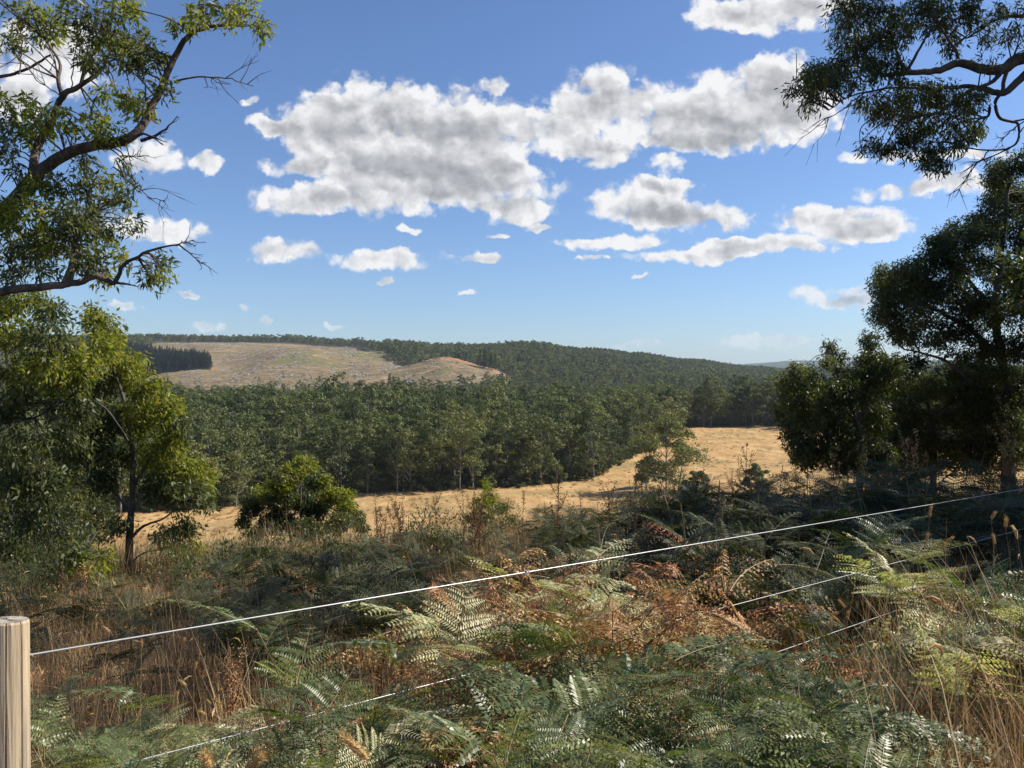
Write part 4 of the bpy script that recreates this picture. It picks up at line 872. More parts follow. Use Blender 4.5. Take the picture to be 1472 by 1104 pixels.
blobs(G, [(1192, 498, 9, 10, 1), (1205, 512, 13, 8, 1), (1188, 522, 12, 9, 1), (1212, 530, 12, 10, 3), (1150, 542, 26, 18, 1), (1132, 562, 16, 18, 1), (1128, 590, 14, 16, 1), (1140, 620, 18, 20, 3), (1150, 640, 16, 20, 3), (1240, 545, 30, 22, 3), (1275, 530, 22, 20, 3), (1210, 560, 26, 20, 3), (1140, 575, 18, 20, 1), (1165, 575, 26, 22, 1), (1170, 660, 30, 16, 3), (1215, 668, 34, 14, 3), (1255, 670, 30, 14, 3), (1190, 560, 26, 18, 1), (1160, 605, 26, 20, 1), (1195, 600, 30, 26, 3), (1225, 565, 28, 26, 3), (1250, 520, 22, 20, 3), (1252, 490, 16, 16, 3), (1265, 545, 26, 24, 3),
 (1175, 640, 28, 22, 3), (1215, 640, 34, 26, 3), (1150, 655, 14, 12, 3), (1250, 600, 34, 30, 3), (1260, 650, 34, 22, 3), (1160, 535, 14, 8, 1)], Y, .9, 2.0, L=.10, Wd=.34, leaves=30, spread=.18, droop=.55, tw=.005)  # lighter leaf colour on the left bunches stands for the lit side
G.build('gum_tree', tuple(b), 'medium gum left of the dark stand at right, its lit left side coloured yellow green', LM, M['bark_dark'])
G = Gum(32); Y = 24.0
gx = at(1340, 0, Y)[0]; gz = float(H(gx, Y)); b = np.array([gx, Y, gz])
G.limb([b - (0, 0, .4), at(1342, 640, Y), at(1335, 590, Y), at(1330, 555, Y)], .12, .03, 'trunk', 6, .02)
G.limb([at(1336, 600, Y), at(1380, 570, Y), at(1400, 550, Y)], .05, .015, 'limb', 6, .02)
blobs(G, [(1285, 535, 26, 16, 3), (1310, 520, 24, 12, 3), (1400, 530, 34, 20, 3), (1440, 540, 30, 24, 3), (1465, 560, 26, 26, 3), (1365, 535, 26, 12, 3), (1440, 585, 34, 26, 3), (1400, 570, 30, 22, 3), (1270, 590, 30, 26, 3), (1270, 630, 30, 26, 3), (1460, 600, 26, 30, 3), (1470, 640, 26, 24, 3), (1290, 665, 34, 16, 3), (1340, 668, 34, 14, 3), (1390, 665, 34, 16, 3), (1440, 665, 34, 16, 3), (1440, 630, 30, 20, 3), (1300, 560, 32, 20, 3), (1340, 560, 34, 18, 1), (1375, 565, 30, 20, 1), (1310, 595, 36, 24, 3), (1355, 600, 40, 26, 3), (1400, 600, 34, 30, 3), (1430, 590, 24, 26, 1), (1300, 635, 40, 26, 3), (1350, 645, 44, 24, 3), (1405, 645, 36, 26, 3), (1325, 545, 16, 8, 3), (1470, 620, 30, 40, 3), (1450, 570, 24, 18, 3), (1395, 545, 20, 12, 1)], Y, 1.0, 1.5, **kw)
G.build('gum_tree', tuple(b), 'low spreading dark gum between the largest gum and the medium gum at right', LM, M['bark_dark'])
# unseen trees beyond the right edge, placed to throw shade over the bracken
for k, (x, y, h) in enumerate([(13.5, 13.5, 8.5), (18.5, 17, 9.5), (15, 19.5, 8), (20, 11.5, 9.5), (12.8, 14.6, 6.5), (9.4, 9.3, 8.0), (12.2, 10.2, 9.5), (11.2, 12.0, 8.5), (15.5, 9.4, 11)]):
    G = Gum(40 + k); z = float(H(x, y)); b = np.array([x, y, z])
    G.limb([b - (0, 0, .3), b + (.1, .1, h * .4), b + (-.1, 0, h * .85)], .16, .04, 'trunk', 8, .03)
    for j in range(13):
        a = j * 2.4; rr = h * .26 * math.sqrt((j + 1) / 13)
        G.blob(b + (math.cos(a) * rr, math.sin(a) * rr, h * (.35 + .6 * G.r.random())), (h * .13,) * 3, bunches=50, leaves=30, L=.19, Wd=.4, m=3, spread=.3, droop=.5, tw=.008)
    G.build('gum_tree', tuple(b), ['gum on the slope beyond the right edge whose shade crosses the bracken', 'taller gum farther up the shaded slope at right', 'gum behind the slope trees at right', 'gum nearest the fence line at right', 'short dense gum at the right edge of the bracken slope', 'unseen gum added for shade just beyond the right edge by the sunny bracken bank', 'broad unseen gum added for shade behind the one by the sunny bank', 'dense unseen gum added for shade between the bank and the slope trees', 'tall unseen gum added for shade farthest out along the fence line'][k], LM, M['bark_dark'])

# ------------------------------------------------------------------ fence
def build_fence():
    d = np.array([1.189, 1, -.051]); X0, Y0 = -1.352, 2.2
    zr = [-(943 - HY) / F * Y0, -(1137 - HY) / F * Y0, -(1316 - HY) / F * Y0, -(1496 - HY) / F * Y0]
    e = empty('wire_fence', (-1.392, 2.17, float(H(-1.42, 2.17)))); tag(e, 'wire fence of four plain wires with a round timber post at left', 'fence'); b = np.array(e.location)
    m, t = newmat('weathered_post_wood')
    p = t.new('ShaderNodeTexCoord').outputs['Object']
    g = t.noise(t.vec('MULTIPLY', p, (1, 1, .04)), 90, 5, .6); g2 = t.noise(t.vec('MULTIPLY', p, (1, 1, .25)), 12, 4, .6); g3 = t.noise(t.vec('MULTIPLY', p, (1, 1, .02)), 28, 2, .5)
    c = t.ramp(g, [(.3, (.20, .15, .10)), (.5, (.42, .325, .205)), (.75, (.54, .435, .29))])
    c = t.mix(t.math('MULTIPLY', t.smooth(g2, .52, .7), .5), c, (.24, .215, .18))
    c = t.mix(t.smooth(g3, .33, .30), c, (.035, .025, .018))
    bs = t.new('ShaderNodeBsdfPrincipled'); t.put(bs.inputs['Base Color'], c); bs.inputs['Roughness'].default_value = .85
    bp = t.new('ShaderNodeBump'); bp.inputs['Distance'].default_value = .004; t.put(bp.inputs['Height'], t.math('ADD', g, t.smooth(g3, .30, .36))); t.l.new(bp.outputs[0], bs.inputs['Normal'])
    t.l.new(bs.outputs[0], t.new('ShaderNodeOutputMaterial').inputs[0])
    m2, t = newmat('post_end_grain')
    p = t.new('ShaderNodeTexCoord').outputs['Object']
    wv = t.new('ShaderNodeTexWave', wave_type='RINGS', rings_direction='Z'); t.put(wv.inputs['Vector'], p); wv.inputs['Scale'].default_value = 60; wv.inputs['Distortion'].default_value = 2.5; wv.inputs['Detail'].default_value = 3
    n = t.noise(p, 60, 4, .6)
    c = t.mix(wv.outputs['Fac'], (.22, .19, .15), (.36, .32, .27)); c = t.mix(t.smooth(n, .5, .7), c, (.15, .13, .11))
    bs = t.new('ShaderNodeBsdfPrincipled'); t.put(bs.inputs['Base Color'], c); bs.inputs['Roughness'].default_value = .9
    t.l.new(bs.outputs[0], t.new('ShaderNodeOutputMaterial').inputs[0])
    def post(loc, top, parent, lab=None):
        r = np.random.default_rng(int(abs(loc[0]) * 10)); k = 180; zs = np.concatenate([np.linspace(-.35, top - .006, 24), [top]]); V = []
        ph = r.random(3) * 6.28; cr = [(1.15 * math.pi, .010), (1.48 * math.pi, .013), (1.62 * math.pi, .007), (1.85 * math.pi, .009), (.4 * math.pi, .01)]
        for z in zs:
            for j in range(k):
                a = j / k * 2 * math.pi; rr = .0525 * (1 + .015 * math.sin(2 * a + ph[0]) + .01 * math.sin(5 * a + z * 2 + ph[1])) * (1.0 - .012 * z)
                for ca, dep in cr:
                    dd = abs((a - ca - .10 * math.sin(z * 2.1 + ca) + math.pi) % (2 * math.pi) - math.pi)
                    if dd < .03: rr -= dep * 1.2 * (1 - dd / .03)
                if z == top: rr -= .003
                V.append((math.cos(a) * rr, math.sin(a) * rr, z + (.006 * math.cos(a + 2) if z >= top - .007 else 0)))
        V = np.array(V); i = np.arange(len(zs) - 1)[:, None] * k; j = np.arange(k)[None]; j2 = (j + 1) % k
        Q = np.stack([i + j, i + j2, i + k + j2, i + k + j], -1).reshape(-1, 4)
        mb = MB(); mb.add(V, Q, 0); o = obj('post', mb.mesh('post', m), parent, loc)
        top_r = V[-k:]; c = top_r.mean(0); rings = np.concatenate([c + (top_r - c) * f for f in (1, .66, .33, .02)]); rings[:, 2] += .0004 + r.normal(size=4 * k) * .0004
        i = np.arange(3)[:, None] * k; Q = np.stack([i + j, i + j2, i + k + j2, i + k + j], -1).reshape(-1, 4)
        mb = MB(); mb.add(rings, Q, 0); obj('end_grain', mb.mesh('end_grain', m2), o)
        return o
    gz = b[2]
    zt = -(892 - HY) / F * 2.17
    post((0, 0, 0), zt - gz, e)
    P2 = np.array([X0, Y0, 0]) + d * 9.6
    post((P2[0] - b[0] - .06, P2[1] - b[1] + .03, float(H(P2[0], P2[1])) - gz), 1.2, e)
    P3 = np.array([X0, Y0, 0]) - d * 3.6
    post((P3[0] - b[0] - .06, P3[1] - b[1] + .03, float(H(P3[0], P3[1])) - gz), 1.2, e)
    mw, t = newmat('galvanised_wire')
    bs = t.new('ShaderNodeBsdfPrincipled'); bs.inputs['Base Color'].default_value = (.48, .48, .47, 1); bs.inputs['Metallic'].default_value = .35; bs.inputs['Roughness'].default_value = .38
    t.l.new(bs.outputs[0], t.new('ShaderNodeOutputMaterial').inputs[0])
    for q, z in enumerate(zr):
        tt = np.linspace(-3.6, 9.6, 90); P = np.array([X0, Y0, z]) + tt[:, None] * d
        P[:, 2] -= .012 * np.sin(np.clip(tt / 9.6, 0, 1) * math.pi)
        mb = MB(); mb.tube(P - b, .0026 if q == 0 else .0021, 8); obj('wire', mb.mesh('wire', mw, True), e)
    for tk, q in ((.0, 0), (.0, 1), (1.19, 0), (1.55, 1)):      # staples on the post and knots on the wires
        mb = MB(); c = np.array([X0, Y0, zr[q]]) + tk * d - b; mb.tube(np.array([c + (-.010, -.004, 0), c + (0, -.005, .004), c + (.012, -.003, 0)]), .0035, 6)
        mb.tube(np.array([c, c + (.001, -.002, -.016)]), .0018, 5); obj('knot', mb.mesh('knot', mw, True), e)
build_fence()

# ------------------------------------------------------------------ bracken
def frond_mesh(name, seed, L=.5, npin=12, mats=None, curl=.25, dead=False, lod=0, wid=.46):
    """one side branch of bracken: a flat, twice divided triangular blade along +Y, arching down"""
    r = np.random.default_rng(seed); mb = MB()
    def rach(s): return np.stack([.02 * np.sin(s * 3 + seed), L * s * (1 - .08 * s * s * curl * 2), -L * curl * s * s * .8 + .02 * s], -1)
    s = np.linspace(0, 1, 12); mb.tube(rach(s), np.linspace(.0022, .0007, 12) * (L / .5), 4, 1)
    Ps, Ds, Ns, Ls, Ws = [], [], [], [], []
    for i in range(npin):
        f = (i + .6) / (npin + .3); p = rach(np.array(f)); tdir = rach(np.array(min(1, f + .03))) - rach(np.array(f - .03)); tdir /= np.linalg.norm(tdir)
        lp = L * wid * (1 - f) ** .85 * min(1, .75 + f * 2) + .012
        for sd in (-1, 1):
            l = lp * r.uniform(.85, 1.12) * (r.uniform(.4, 1) if dead else 1)
            fw = .45 + .35 * f + r.normal() * .05
            dr = np.array([sd * 1.0, 0, 0]) + tdir * fw + np.array([0, 0, r.uniform(-.05, .2) - (.5 if dead else 0)]); dr /= np.linalg.norm(dr)
            nrm = np.cross(dr, tdir) * sd * -1; nrm = nrm / np.linalg.norm(nrm) + r.normal(size=3) * (.5 if dead else .30)
            sag = l * (.22 if not dead else .7)
            m = max(3, int(l / (.0160 if lod == 0 else .030))); q = (np.arange(m) + .5) / m
            axis = p + dr * (l * q)[:, None] + np.array([0, 0, -1]) * (sag * q ** 2)[:, None]
            if lod == 0: mb.tube(np.array([p, axis[m // 2], axis[-1]]), [.0011, .0008, .0004], 3, 1)
            for s2 in (-1, 1):
                pl = (.27 * l * (1 - q) ** .75 + .004) * (1 if lod == 0 else 1.1); pl = np.minimum(pl, (.031 if lod == 0 else .034) * L / .5 + .003)
                side = np.cross(dr, nrm); side /= np.linalg.norm(side)
                D = side * s2 + dr * .45 + r.normal(size=(m, 3)) * (.06 if not dead else .28) + (0, 0, -.12)
                Ps.append(axis); Ds.append(D); Ns.append(np.tile(nrm, (m, 1)) + r.normal(size=(m, 3)) * .11); Ls.append(pl); Ws.append(np.full(m, (.0118 if lod == 0 else .018)) * (.95 if dead else 1))
    P, D, N, Lx, Wx = map(np.concatenate, (Ps, Ds, Ns, Ls, Ws))
    mb.leaves(P, D, N, Lx, Wx, 0, .3)
    return mb.mesh(name, mats)
M['fern_stem'] = leafmat('bracken_stem', [(.12, .09, .03), (.20, .13, .05)], 0, rough=.5)
FR = {}
for kind, mat in (('green', 'fern'), ('pale', 'fern_pale'), ('brown', 'fern_dead'), ('shade', 'fern_shade'), ('lime', 'fern_lime')):
    FR[kind] = [frond_mesh('frond', 400 + s, .6, 9, [M[mat], M['fern_stem']], .18 + .13 * s, kind == 'brown', wid=.5) for s in range(4)]
TIP = {k: [frond_mesh('frond_tip', 450 + s, .42, 12, [M[m], M['fern_stem']], .3, k == 'brown', wid=.36) for s in range(2)] for k, m in (('green', 'fern'), ('pale', 'fern_pale'), ('brown', 'fern_dead'))}
def stalk_mesh(h, lean, seed, kind):
    r = np.random.default_rng(seed); t = np.linspace(0, 1, 12)
    P = np.stack([lean[0] * t ** 2 * h, lean[1] * t ** 2 * h, h * t * (1 - .15 * t * np.hypot(*lean))], 1); P[0, 2] = -.05
    mb = MB(); mb.tube(P, np.linspace(.0045, .002, 12), 5); return mb.mesh('stem', M['fern_stem']), P
def bracken(px, pyt, Y, kind='green', lean=(0, 0), scale=1.0, seed=0, label=None, group=None, pairs=4, az=None, spreadz=.35, x=None, h=None):
    r = np.random.default_rng(seed + 900); x = (px - CX) / F * Y if x is None else x; gz = float(H(x, Y)); zt = (HY - pyt) / F * Y if pyt else 0
    h = max(.25, zt - gz) if h is None else h
    e = empty('bracken_fern', (x, Y, gz)); tag(e, label, 'fern', group)
    me, P = stalk_mesh(h, lean, seed, kind); obj('stem', me, e)
    az = r.random() * 6.28 if az is None else az
    for i in range(pairs):
        f = .50 + .45 * i / max(1, pairs - 1) * (1 if pairs > 1 else 0); k = int(f * 11); s = scale * (1.12 - .22 * i) * r.uniform(.85, 1.1)
        for sd in (0, math.pi):
            kd2 = 'lime' if kind == 'green' and r.random() < .10 else ('brown' if kind != 'brown' and r.random() < .07 else kind)
            o = obj('frond', FR[kd2][r.integers(0, 4)], e, tuple(P[k]))
            # blade spreads sideways from the stem, slightly raised, face up
            o.rotation_euler = Euler((r.uniform(-.1, .85), r.normal() * .32, az + sd + r.normal() * .35 + (.35 if sd else -.35)))
            o.scale = (s, s, s)
    o = obj('frond', TIP[kind if kind in TIP else 'green'][r.integers(0, 2)], e, tuple(P[-1])); o.rotation_euler = Euler((.35 + r.normal() * .2, 0, az + math.pi / 2 + r.normal() * .3)); o.scale = (scale,) * 3
    return e
def up(a, b): return rng.uniform(a, b)
sd_ = 0
def patch(n, x0, x1, y0, y1, Y0, Y1, kinds, label, group, sc=(.8, 1.1), pairs=(2, 4)):
    """plants whose tips reach the given band of the picture"""
    global sd_
    for _ in range(n):
        sd_ += 1; px = up(x0, x1); f = rng.random(); Y = Y0 + (Y1 - Y0) * f; py = y1 + (y0 - y1) * f + up(-12, 12)
        a = rng.random() * 6.28; l = up(.1, .5)
        kind = kinds[rng.integers(0, len(kinds))]
        lb = label
        bracken(px, py, Y, kind, (math.cos(a) * l, math.sin(a) * l), up(*sc), sd_, lb[kind] if isinstance(lb, dict) else lb, group[kind] if isinstance(group, dict) else group, int(rng.integers(*pairs)))
# the big clump at the bottom centre
patch(10, 770, 1100, 915, 1010, 2.35, 3.2, ['green'], 'dark green bracken in the big clump at the bottom before the fence wires', 'bracken of the big front clump', (.85, 1.2), (3, 5))
patch(6, 740, 1060, 1020, 1120, 1.75, 2.2, ['green'], 'green bracken low at the very front of the big clump', 'lowest front bracken', (.7, .95), (3, 5))
patch(8, 1090, 1330, 1025, 1085, 2.3, 3.0, ['green', 'green', 'brown'], {'green': 'deep green bracken right of the big clump below the third wire', 'brown': 'dried brown bracken among the green right of the big clump'}, {'green': 'green bracken right of the clump', 'brown': 'dried bracken right of the clump'}, (.8, 1.05))
patch(4, 1180, 1330, 1020, 1100, 2.1, 2.6, ['green'], 'bracken with long arching fronds at the bottom right corner', 'bracken at the bottom right', (.8, 1.0))
patch(6, 570, 760, 1040, 1095, 2.3, 2.8, ['green', 'green', 'brown'], {'green': 'green bracken between the lower wire and the big clump', 'brown': 'curled brown bracken left of the big clump'}, {'green': 'bracken left of the big clump', 'brown': 'brown bracken left of the big clump'}, (.65, .9))
bracken(450, 892, 3.2, 'green', (-.25, 0), .95, 701, 'green bracken with long toothed fronds just under the top wire left of centre', None, 4, az=.3)
bracken(505, 930, 3.0, 'green', (.2, .1), .9, 702, 'green bracken leaning right beside the long toothed one', None, 4, az=.9)
bracken(470, 985, 2.8, 'green', (0, -.2), .8, 703, 'small dark bracken below the long toothed one', None, 3, az=2.2)
bracken(665, 925, 3.45, 'green', (.1, 0), .8, 704, 'upright green bracken at the end of the thin dead stalk', None, 3, az=1.2)
# brown dead bracken in the middle
for k, (px, py, Y, kd, lab) in enumerate([(785, 790, 3.9, 'brown', 'orange brown dead bracken curled over the top wire'), (850, 800, 4.1, 'brown', 'brown bracken with a round drooping head right behind the top wire'), (800, 835, 3.7, 'pale', 'yellowing bracken arching right below the top wire'),
     (745, 885, 3.5, 'brown', 'rust brown bracken with a shaggy round head left of the yellowing one'), (870, 860, 3.8, 'pale', 'pale bracken frond reaching right toward the second wire'), (920, 880, 3.7, 'pale', 'pale drying bracken close to the second wire'), (790, 900, 3.4, 'brown', 'dry copper bracken above the big green clump'), (730, 960, 3.2, 'brown', 'fallen tan bracken at the left of the big clump'), (950, 905, 3.6, 'brown', 'small rusty bracken behind the big clump')]):
    bracken(px, py, Y, kd, (up(-.3, .5), up(-.2, .2)), up(.75, 1.0), 720 + k, lab, None, 4)
for k in range(20):
    kd = ['brown', 'pale', 'brown', 'brown', 'brown'][k % 5]; kk = 'pale' if kd == 'lime' else kd
    px = up(710, 960); bracken(px, 785 + abs(px - 830) * .55 + up(-8, 45), up(3.4, 4.0), kk, (up(-.6, .7), up(-.4, .2)), up(.8, 1.15), 740 + k, 'curled brown bracken in the sunny dead patch at the top wire' if kk == 'brown' else 'pale yellow bracken in the sunny dead patch at the top wire', 'brown bracken of the dead patch' if kk == 'brown' else 'pale bracken of the dead patch', 3)
# pale bracken at the right
patch(12, 1330, 1520, 800, 900, 3.3, 5.0, ['pale', 'green', 'pale'], {'pale': 'pale silvery bracken in the sunny bank at the right edge', 'green': 'green bracken in the sunny bank at the right edge'}, {'pale': 'pale bracken of the right bank', 'green': 'green bracken of the right bank'}, (.8, 1.1))
patch(9, 1130, 1330, 850, 900, 5.9, 6.6, ['pale', 'green'], {'pale': 'pale arching bracken between the second and third wires', 'green': 'green bracken between the second and third wires'}, {'pale': 'pale bracken between wires', 'green': 'green bracken between wires'}, (.7, .95))
patch(5, 1210, 1330, 762, 790, 6.1, 6.9, ['pale', 'green'], {'pale': 'sunlit pale bracken above the second wire at right', 'green': 'sunlit green bracken above the second wire at right'}, {'pale': 'pale bracken above wire', 'green': 'green bracken above wire'}, (.9, 1.2))
# left bottom
patch(5, 55, 160, 985, 1030, 2.7, 3.3, ['green'], 'feathery light green bracken beside the timber post', 'bracken beside the post', (.55, .75))
patch(8, 200, 380, 1060, 1095, 2.85, 3.25, ['pale', 'pale', 'green'], {'pale': 'pale yellowish bracken low between the post and the lower wire', 'green': 'green bracken low between the post and the lower wire'}, {'pale': 'pale low bracken', 'green': 'green low bracken'}, (.55, .8))
patch(4, 50, 150, 1075, 1110, 2.1, 2.5, ['green'], 'small bracken at the foot of the timber post', 'bracken at the foot of the post', (.5, .7))
patch(4, 400, 560, 1090, 1120, 2.1, 2.5, ['green', 'pale'], {'green': 'green bracken crossing the lowest part of the second wire', 'pale': 'pale bracken crossing the lowest part of the second wire'}, {'green': 'green bracken by second wire', 'pale': 'pale bracken by second wire'}, (.6, .85))

# bracken thicket in the shaded middle band: single plants in front, the mass behind
def whole_bracken(seed, mat, h=.95, dead=False, pairs=4):
    r = np.random.default_rng(seed); V = []; Q = []; mi = []; n = 0; mats = [M[mat], M['fern_stem']]
    mb = MB(); P = np.stack([r.normal() * .12 * np.linspace(0, 1, 8) ** 2, r.normal() * .12 * np.linspace(0, 1, 8) ** 2, np.linspace(0, h, 8)], 1); mb.tube(P, np.linspace(.006, .003, 8), 4, 1)
    src = [frond_mesh('tmp', seed * 7 + j, .5, 10, mats, .2 + .15 * j, dead) for j in range(2)]
    arr = []
    for me in src:
        v = np.empty(len(me.vertices) * 3, np.float32); me.vertices.foreach_get('co', v); q = np.empty(len(me.loops), np.int32); me.loops.foreach_get('vertex_index', q); m = np.empty(len(me.polygons), np.int32); me.polygons.foreach_get('material_index', m)
        arr.append((v.reshape(-1, 3).astype(float), q.reshape(-1, 4), m))
    az = r.random() * 6.28
    for i in range(pairs):
        f = .5 + .5 * i / pairs; c = P[int(f * 7)]; s = (1.25 - .22 * i) * r.uniform(.85, 1.15)
        for sd in (0, math.pi):
            v, q, m = arr[r.integers(0, 2)]; Mx = np.array(Euler((r.uniform(-.3, .8), r.normal() * .35, az + sd + r.normal() * .5)).to_matrix())
            vv = (v * s) @ Mx.T + c
            mb.v.append(vv); mb.q.append(q + mb.n); mb.m.append(m); mb.n += len(vv)
    for me in src: bpy.data.meshes.remove(me)
    return mb.mesh('bracken', mats)
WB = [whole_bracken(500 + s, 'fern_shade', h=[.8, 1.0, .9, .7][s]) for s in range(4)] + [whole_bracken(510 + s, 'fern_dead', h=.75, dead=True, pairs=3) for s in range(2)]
CROWNLINE = [(-200, 800), (0, 800), (100, 815), (200, 825), (280, 812), (340, 790), (400, 775), (520, 775), (600, 762), (680, 765), (780, 735), (850, 735), (900, 715), (960, 702), (1050, 696), (1150, 690), (1250, 678), (1350, 668), (1472, 662), (1700, 640)]
k = 0; pts = []
ys = np.arange(5.2, 14.5, .42)
for y in ys:
    for x in np.arange(-1.0 * y, 1.0 * y, .42):
        pts.append((x + up(-.2, .2), y + up(-.2, .2)))
pts = np.array(pts); px = PX(pts[:, 0], pts[:, 1]) ; px = pts[:, 0] / pts[:, 1] * F + CX
gz = H(pts[:, 0], pts[:, 1]); line = curve(px, CROWNLINE)
hmax = (HY - line) / F * pts[:, 1] - gz           # height that would touch the silhouette
# grass shows through in two tan openings and before Y 6 at the centre
d_ = vnoise(pts[:, 0], pts[:, 1], 1.6, 71)
keep = (px > -60) & (px < 1540) & (hmax > .25) & (d_ > -.18) 
keep &= ~((pts[:, 1] < 7.5) & (d_ < .05))
uu = (px - CX) / F; fy = 2.2 + (1.352 + 2.2 * uu) / np.maximum(1.189 - uu, .3); keep &= ~((px > 1000) & (pts[:, 1] < fy + .45))
keep &= ~((px < 330) & (pts[:, 1] < 7.5) & (d_ < .05))
pts, px, gz, hmax = pts[keep], px[keep], gz[keep], hmax[keep]
hh = np.minimum(hmax, 1.35) * rng.uniform(.78, 1.0, len(pts)); vv = np.where(rng.random(len(pts)) < .13, 4 + rng.integers(0, 2, len(pts)), rng.integers(0, 4, len(pts)))
base_h = np.array([.8, 1.0, .9, .7, .75, .75])
order = np.argsort(pts[:, 1]); ind = order[:90]; rest = order[90:]
for i in ind:
    s = hh[i] / base_h[vv[i]] / 1.05; o = obj('bracken_fern', WB[vv[i]], None, (pts[i, 0], pts[i, 1], gz[i] - .03)); o.rotation_euler = (up(-.15, .15), up(-.15, .15), up(0, 6.28)); o.scale = (max(s, .7),) * 2 + (s,)
    wh = ['between the post and the young gum', 'below the rounded gum bush', 'below the bright green bush and tallest weed', 'below the broad paddock gum', 'below the medium gum at right', 'below the largest gum at the right edge'][int(np.searchsorted([340, 560, 820, 1080, 1300], px[i]))]
    cl_ = 'dead brown' if vv[i] >= 4 else 'dark green'
    tag(o, cl_ + ' bracken in the shaded thicket ' + wh, 'fern', cl_ + ' thicket bracken ' + wh)
n = len(rest); s = hh[rest] / base_h[vv[rest]] / 1.05
WBP = [proto('bracken_source', m) for m in WB]
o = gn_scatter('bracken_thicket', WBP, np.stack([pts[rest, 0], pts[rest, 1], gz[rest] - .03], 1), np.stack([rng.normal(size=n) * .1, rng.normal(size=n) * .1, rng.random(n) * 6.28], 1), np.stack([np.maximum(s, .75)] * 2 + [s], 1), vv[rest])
tag(o, 'dark bracken thicket along the brow of the slope before the paddock', 'undergrowth', kind='stuff')

# ------------------------------------------------------------------ dry grass, seed heads, litter
def tuft(seed, n=46, h=.6, mat='straw', w=.004, spread=.14, heads=0, droop=.5):
    r = np.random.default_rng(seed); mb = MB()
    for i in range(n):
        b = np.append(r.normal(size=2) * spread, 0); a = r.random() * 6.28; l = h * r.uniform(.45, 1.15); d = np.array([math.cos(a), math.sin(a), 0]); bend = r.uniform(.1, droop)
        t = np.linspace(0, 1, 5)[:, None]; P = b + np.array([0, 0, 1]) * l * t * (1 - bend * .4 * t) + d * l * bend * t ** 2
        sd = np.cross(d, (0, 0, 1)) * w * r.uniform(.6, 1.3); ww = np.array([1, .9, .7, .45, .08])[:, None]
        V = np.concatenate([P - sd * ww / 2, P + sd * ww / 2]); Q = [(j, j + 5, j + 6, j + 1) for j in range(4)]; mb.add(V, Q, 0)
        if i < heads:
            hd = np.array([P[-1] - (0, 0, .002), P[-1] + d * .012 + (0, 0, .014), P[-1] + d * .03 + (0, 0, .02), P[-1] + d * .045 + (0, 0, .016)]); mb.tube(hd, [.0015, .0042, .0036, .0008], 5, 1)
    return mb.mesh('grass_tuft', [M[mat], M['seed']])
GT = [proto('tuft_source', tuft(600 + s, 44, .62, heads=[0, 2, 0, 1, 0][s])) for s in range(5)] + [proto('tuft_source', tuft(610 + s, 60, .22, droop=1.4, spread=.2, w=.006)) for s in range(2)]
P = []
for y in np.arange(-1.5, 15, .23):
    P.append(np.stack([np.arange(-1.0 * (y + 3.0), 1.0 * (y + 3.0), .23), np.full(len(np.arange(-1.0 * (y + 3.0), 1.0 * (y + 3.0), .23)), y)], 1))
P = np.concatenate(P); P += rng.uniform(-.12, .12, P.shape); P = P[(np.hypot(P[:, 0], P[:, 1]) > .9)]
pxp = P[:, 0] / np.maximum(P[:, 1], .3) * F + CX; gz = H(P[:, 0], P[:, 1]); lim = (HY - curve(pxp, CROWNLINE)) / F * P[:, 1] - gz
s = rng.uniform(.6, 1.25, len(P)); s = np.where(P[:, 1] > 5, np.minimum(s, np.maximum(.2, lim / .62)), s); s = np.where(P[:, 1] < 1.7, s * .55, s); s = np.where((pxp > 1290) & (P[:, 1] < 4.6) & (P[:, 1] > 1.8), s * 1.45, s); s = np.where((pxp > 1040) & (pxp < 1290) & (P[:, 1] < 5.7), s * .62, s)
n = len(P)
o = gn_scatter('dry_grass', GT, np.stack([P[:, 0], P[:, 1], gz - .02], 1), np.stack([rng.normal(size=n) * .12, rng.normal(size=n) * .12, rng.random(n) * 6.28], 1), np.stack([s] * 3, 1), rng.integers(0, 7, n))
tag(o, 'dry tan grass and litter between the bracken on the near slope', 'grass', kind='stuff')
# grass on the slope beyond the brow
P = np.stack([rng.uniform(-40, 40, 12000), 13 + 33 * rng.random(12000) ** 1.5], 1); P = P[np.abs(P[:, 0]) < P[:, 1]]; n = len(P); s = rng.uniform(.6, 1.3, n)
o = gn_scatter('slope_grass', GT[:5], np.stack([P[:, 0], P[:, 1], H(P[:, 0], P[:, 1]) - .02], 1), np.stack([0 * s, 0 * s, rng.random(n) * 6.28], 1), np.stack([s * 1.4] * 3, 1), rng.integers(0, 5, n))
tag(o, 'tall straw grass on the slope dropping to the paddock behind the young gum', 'grass', kind='stuff')

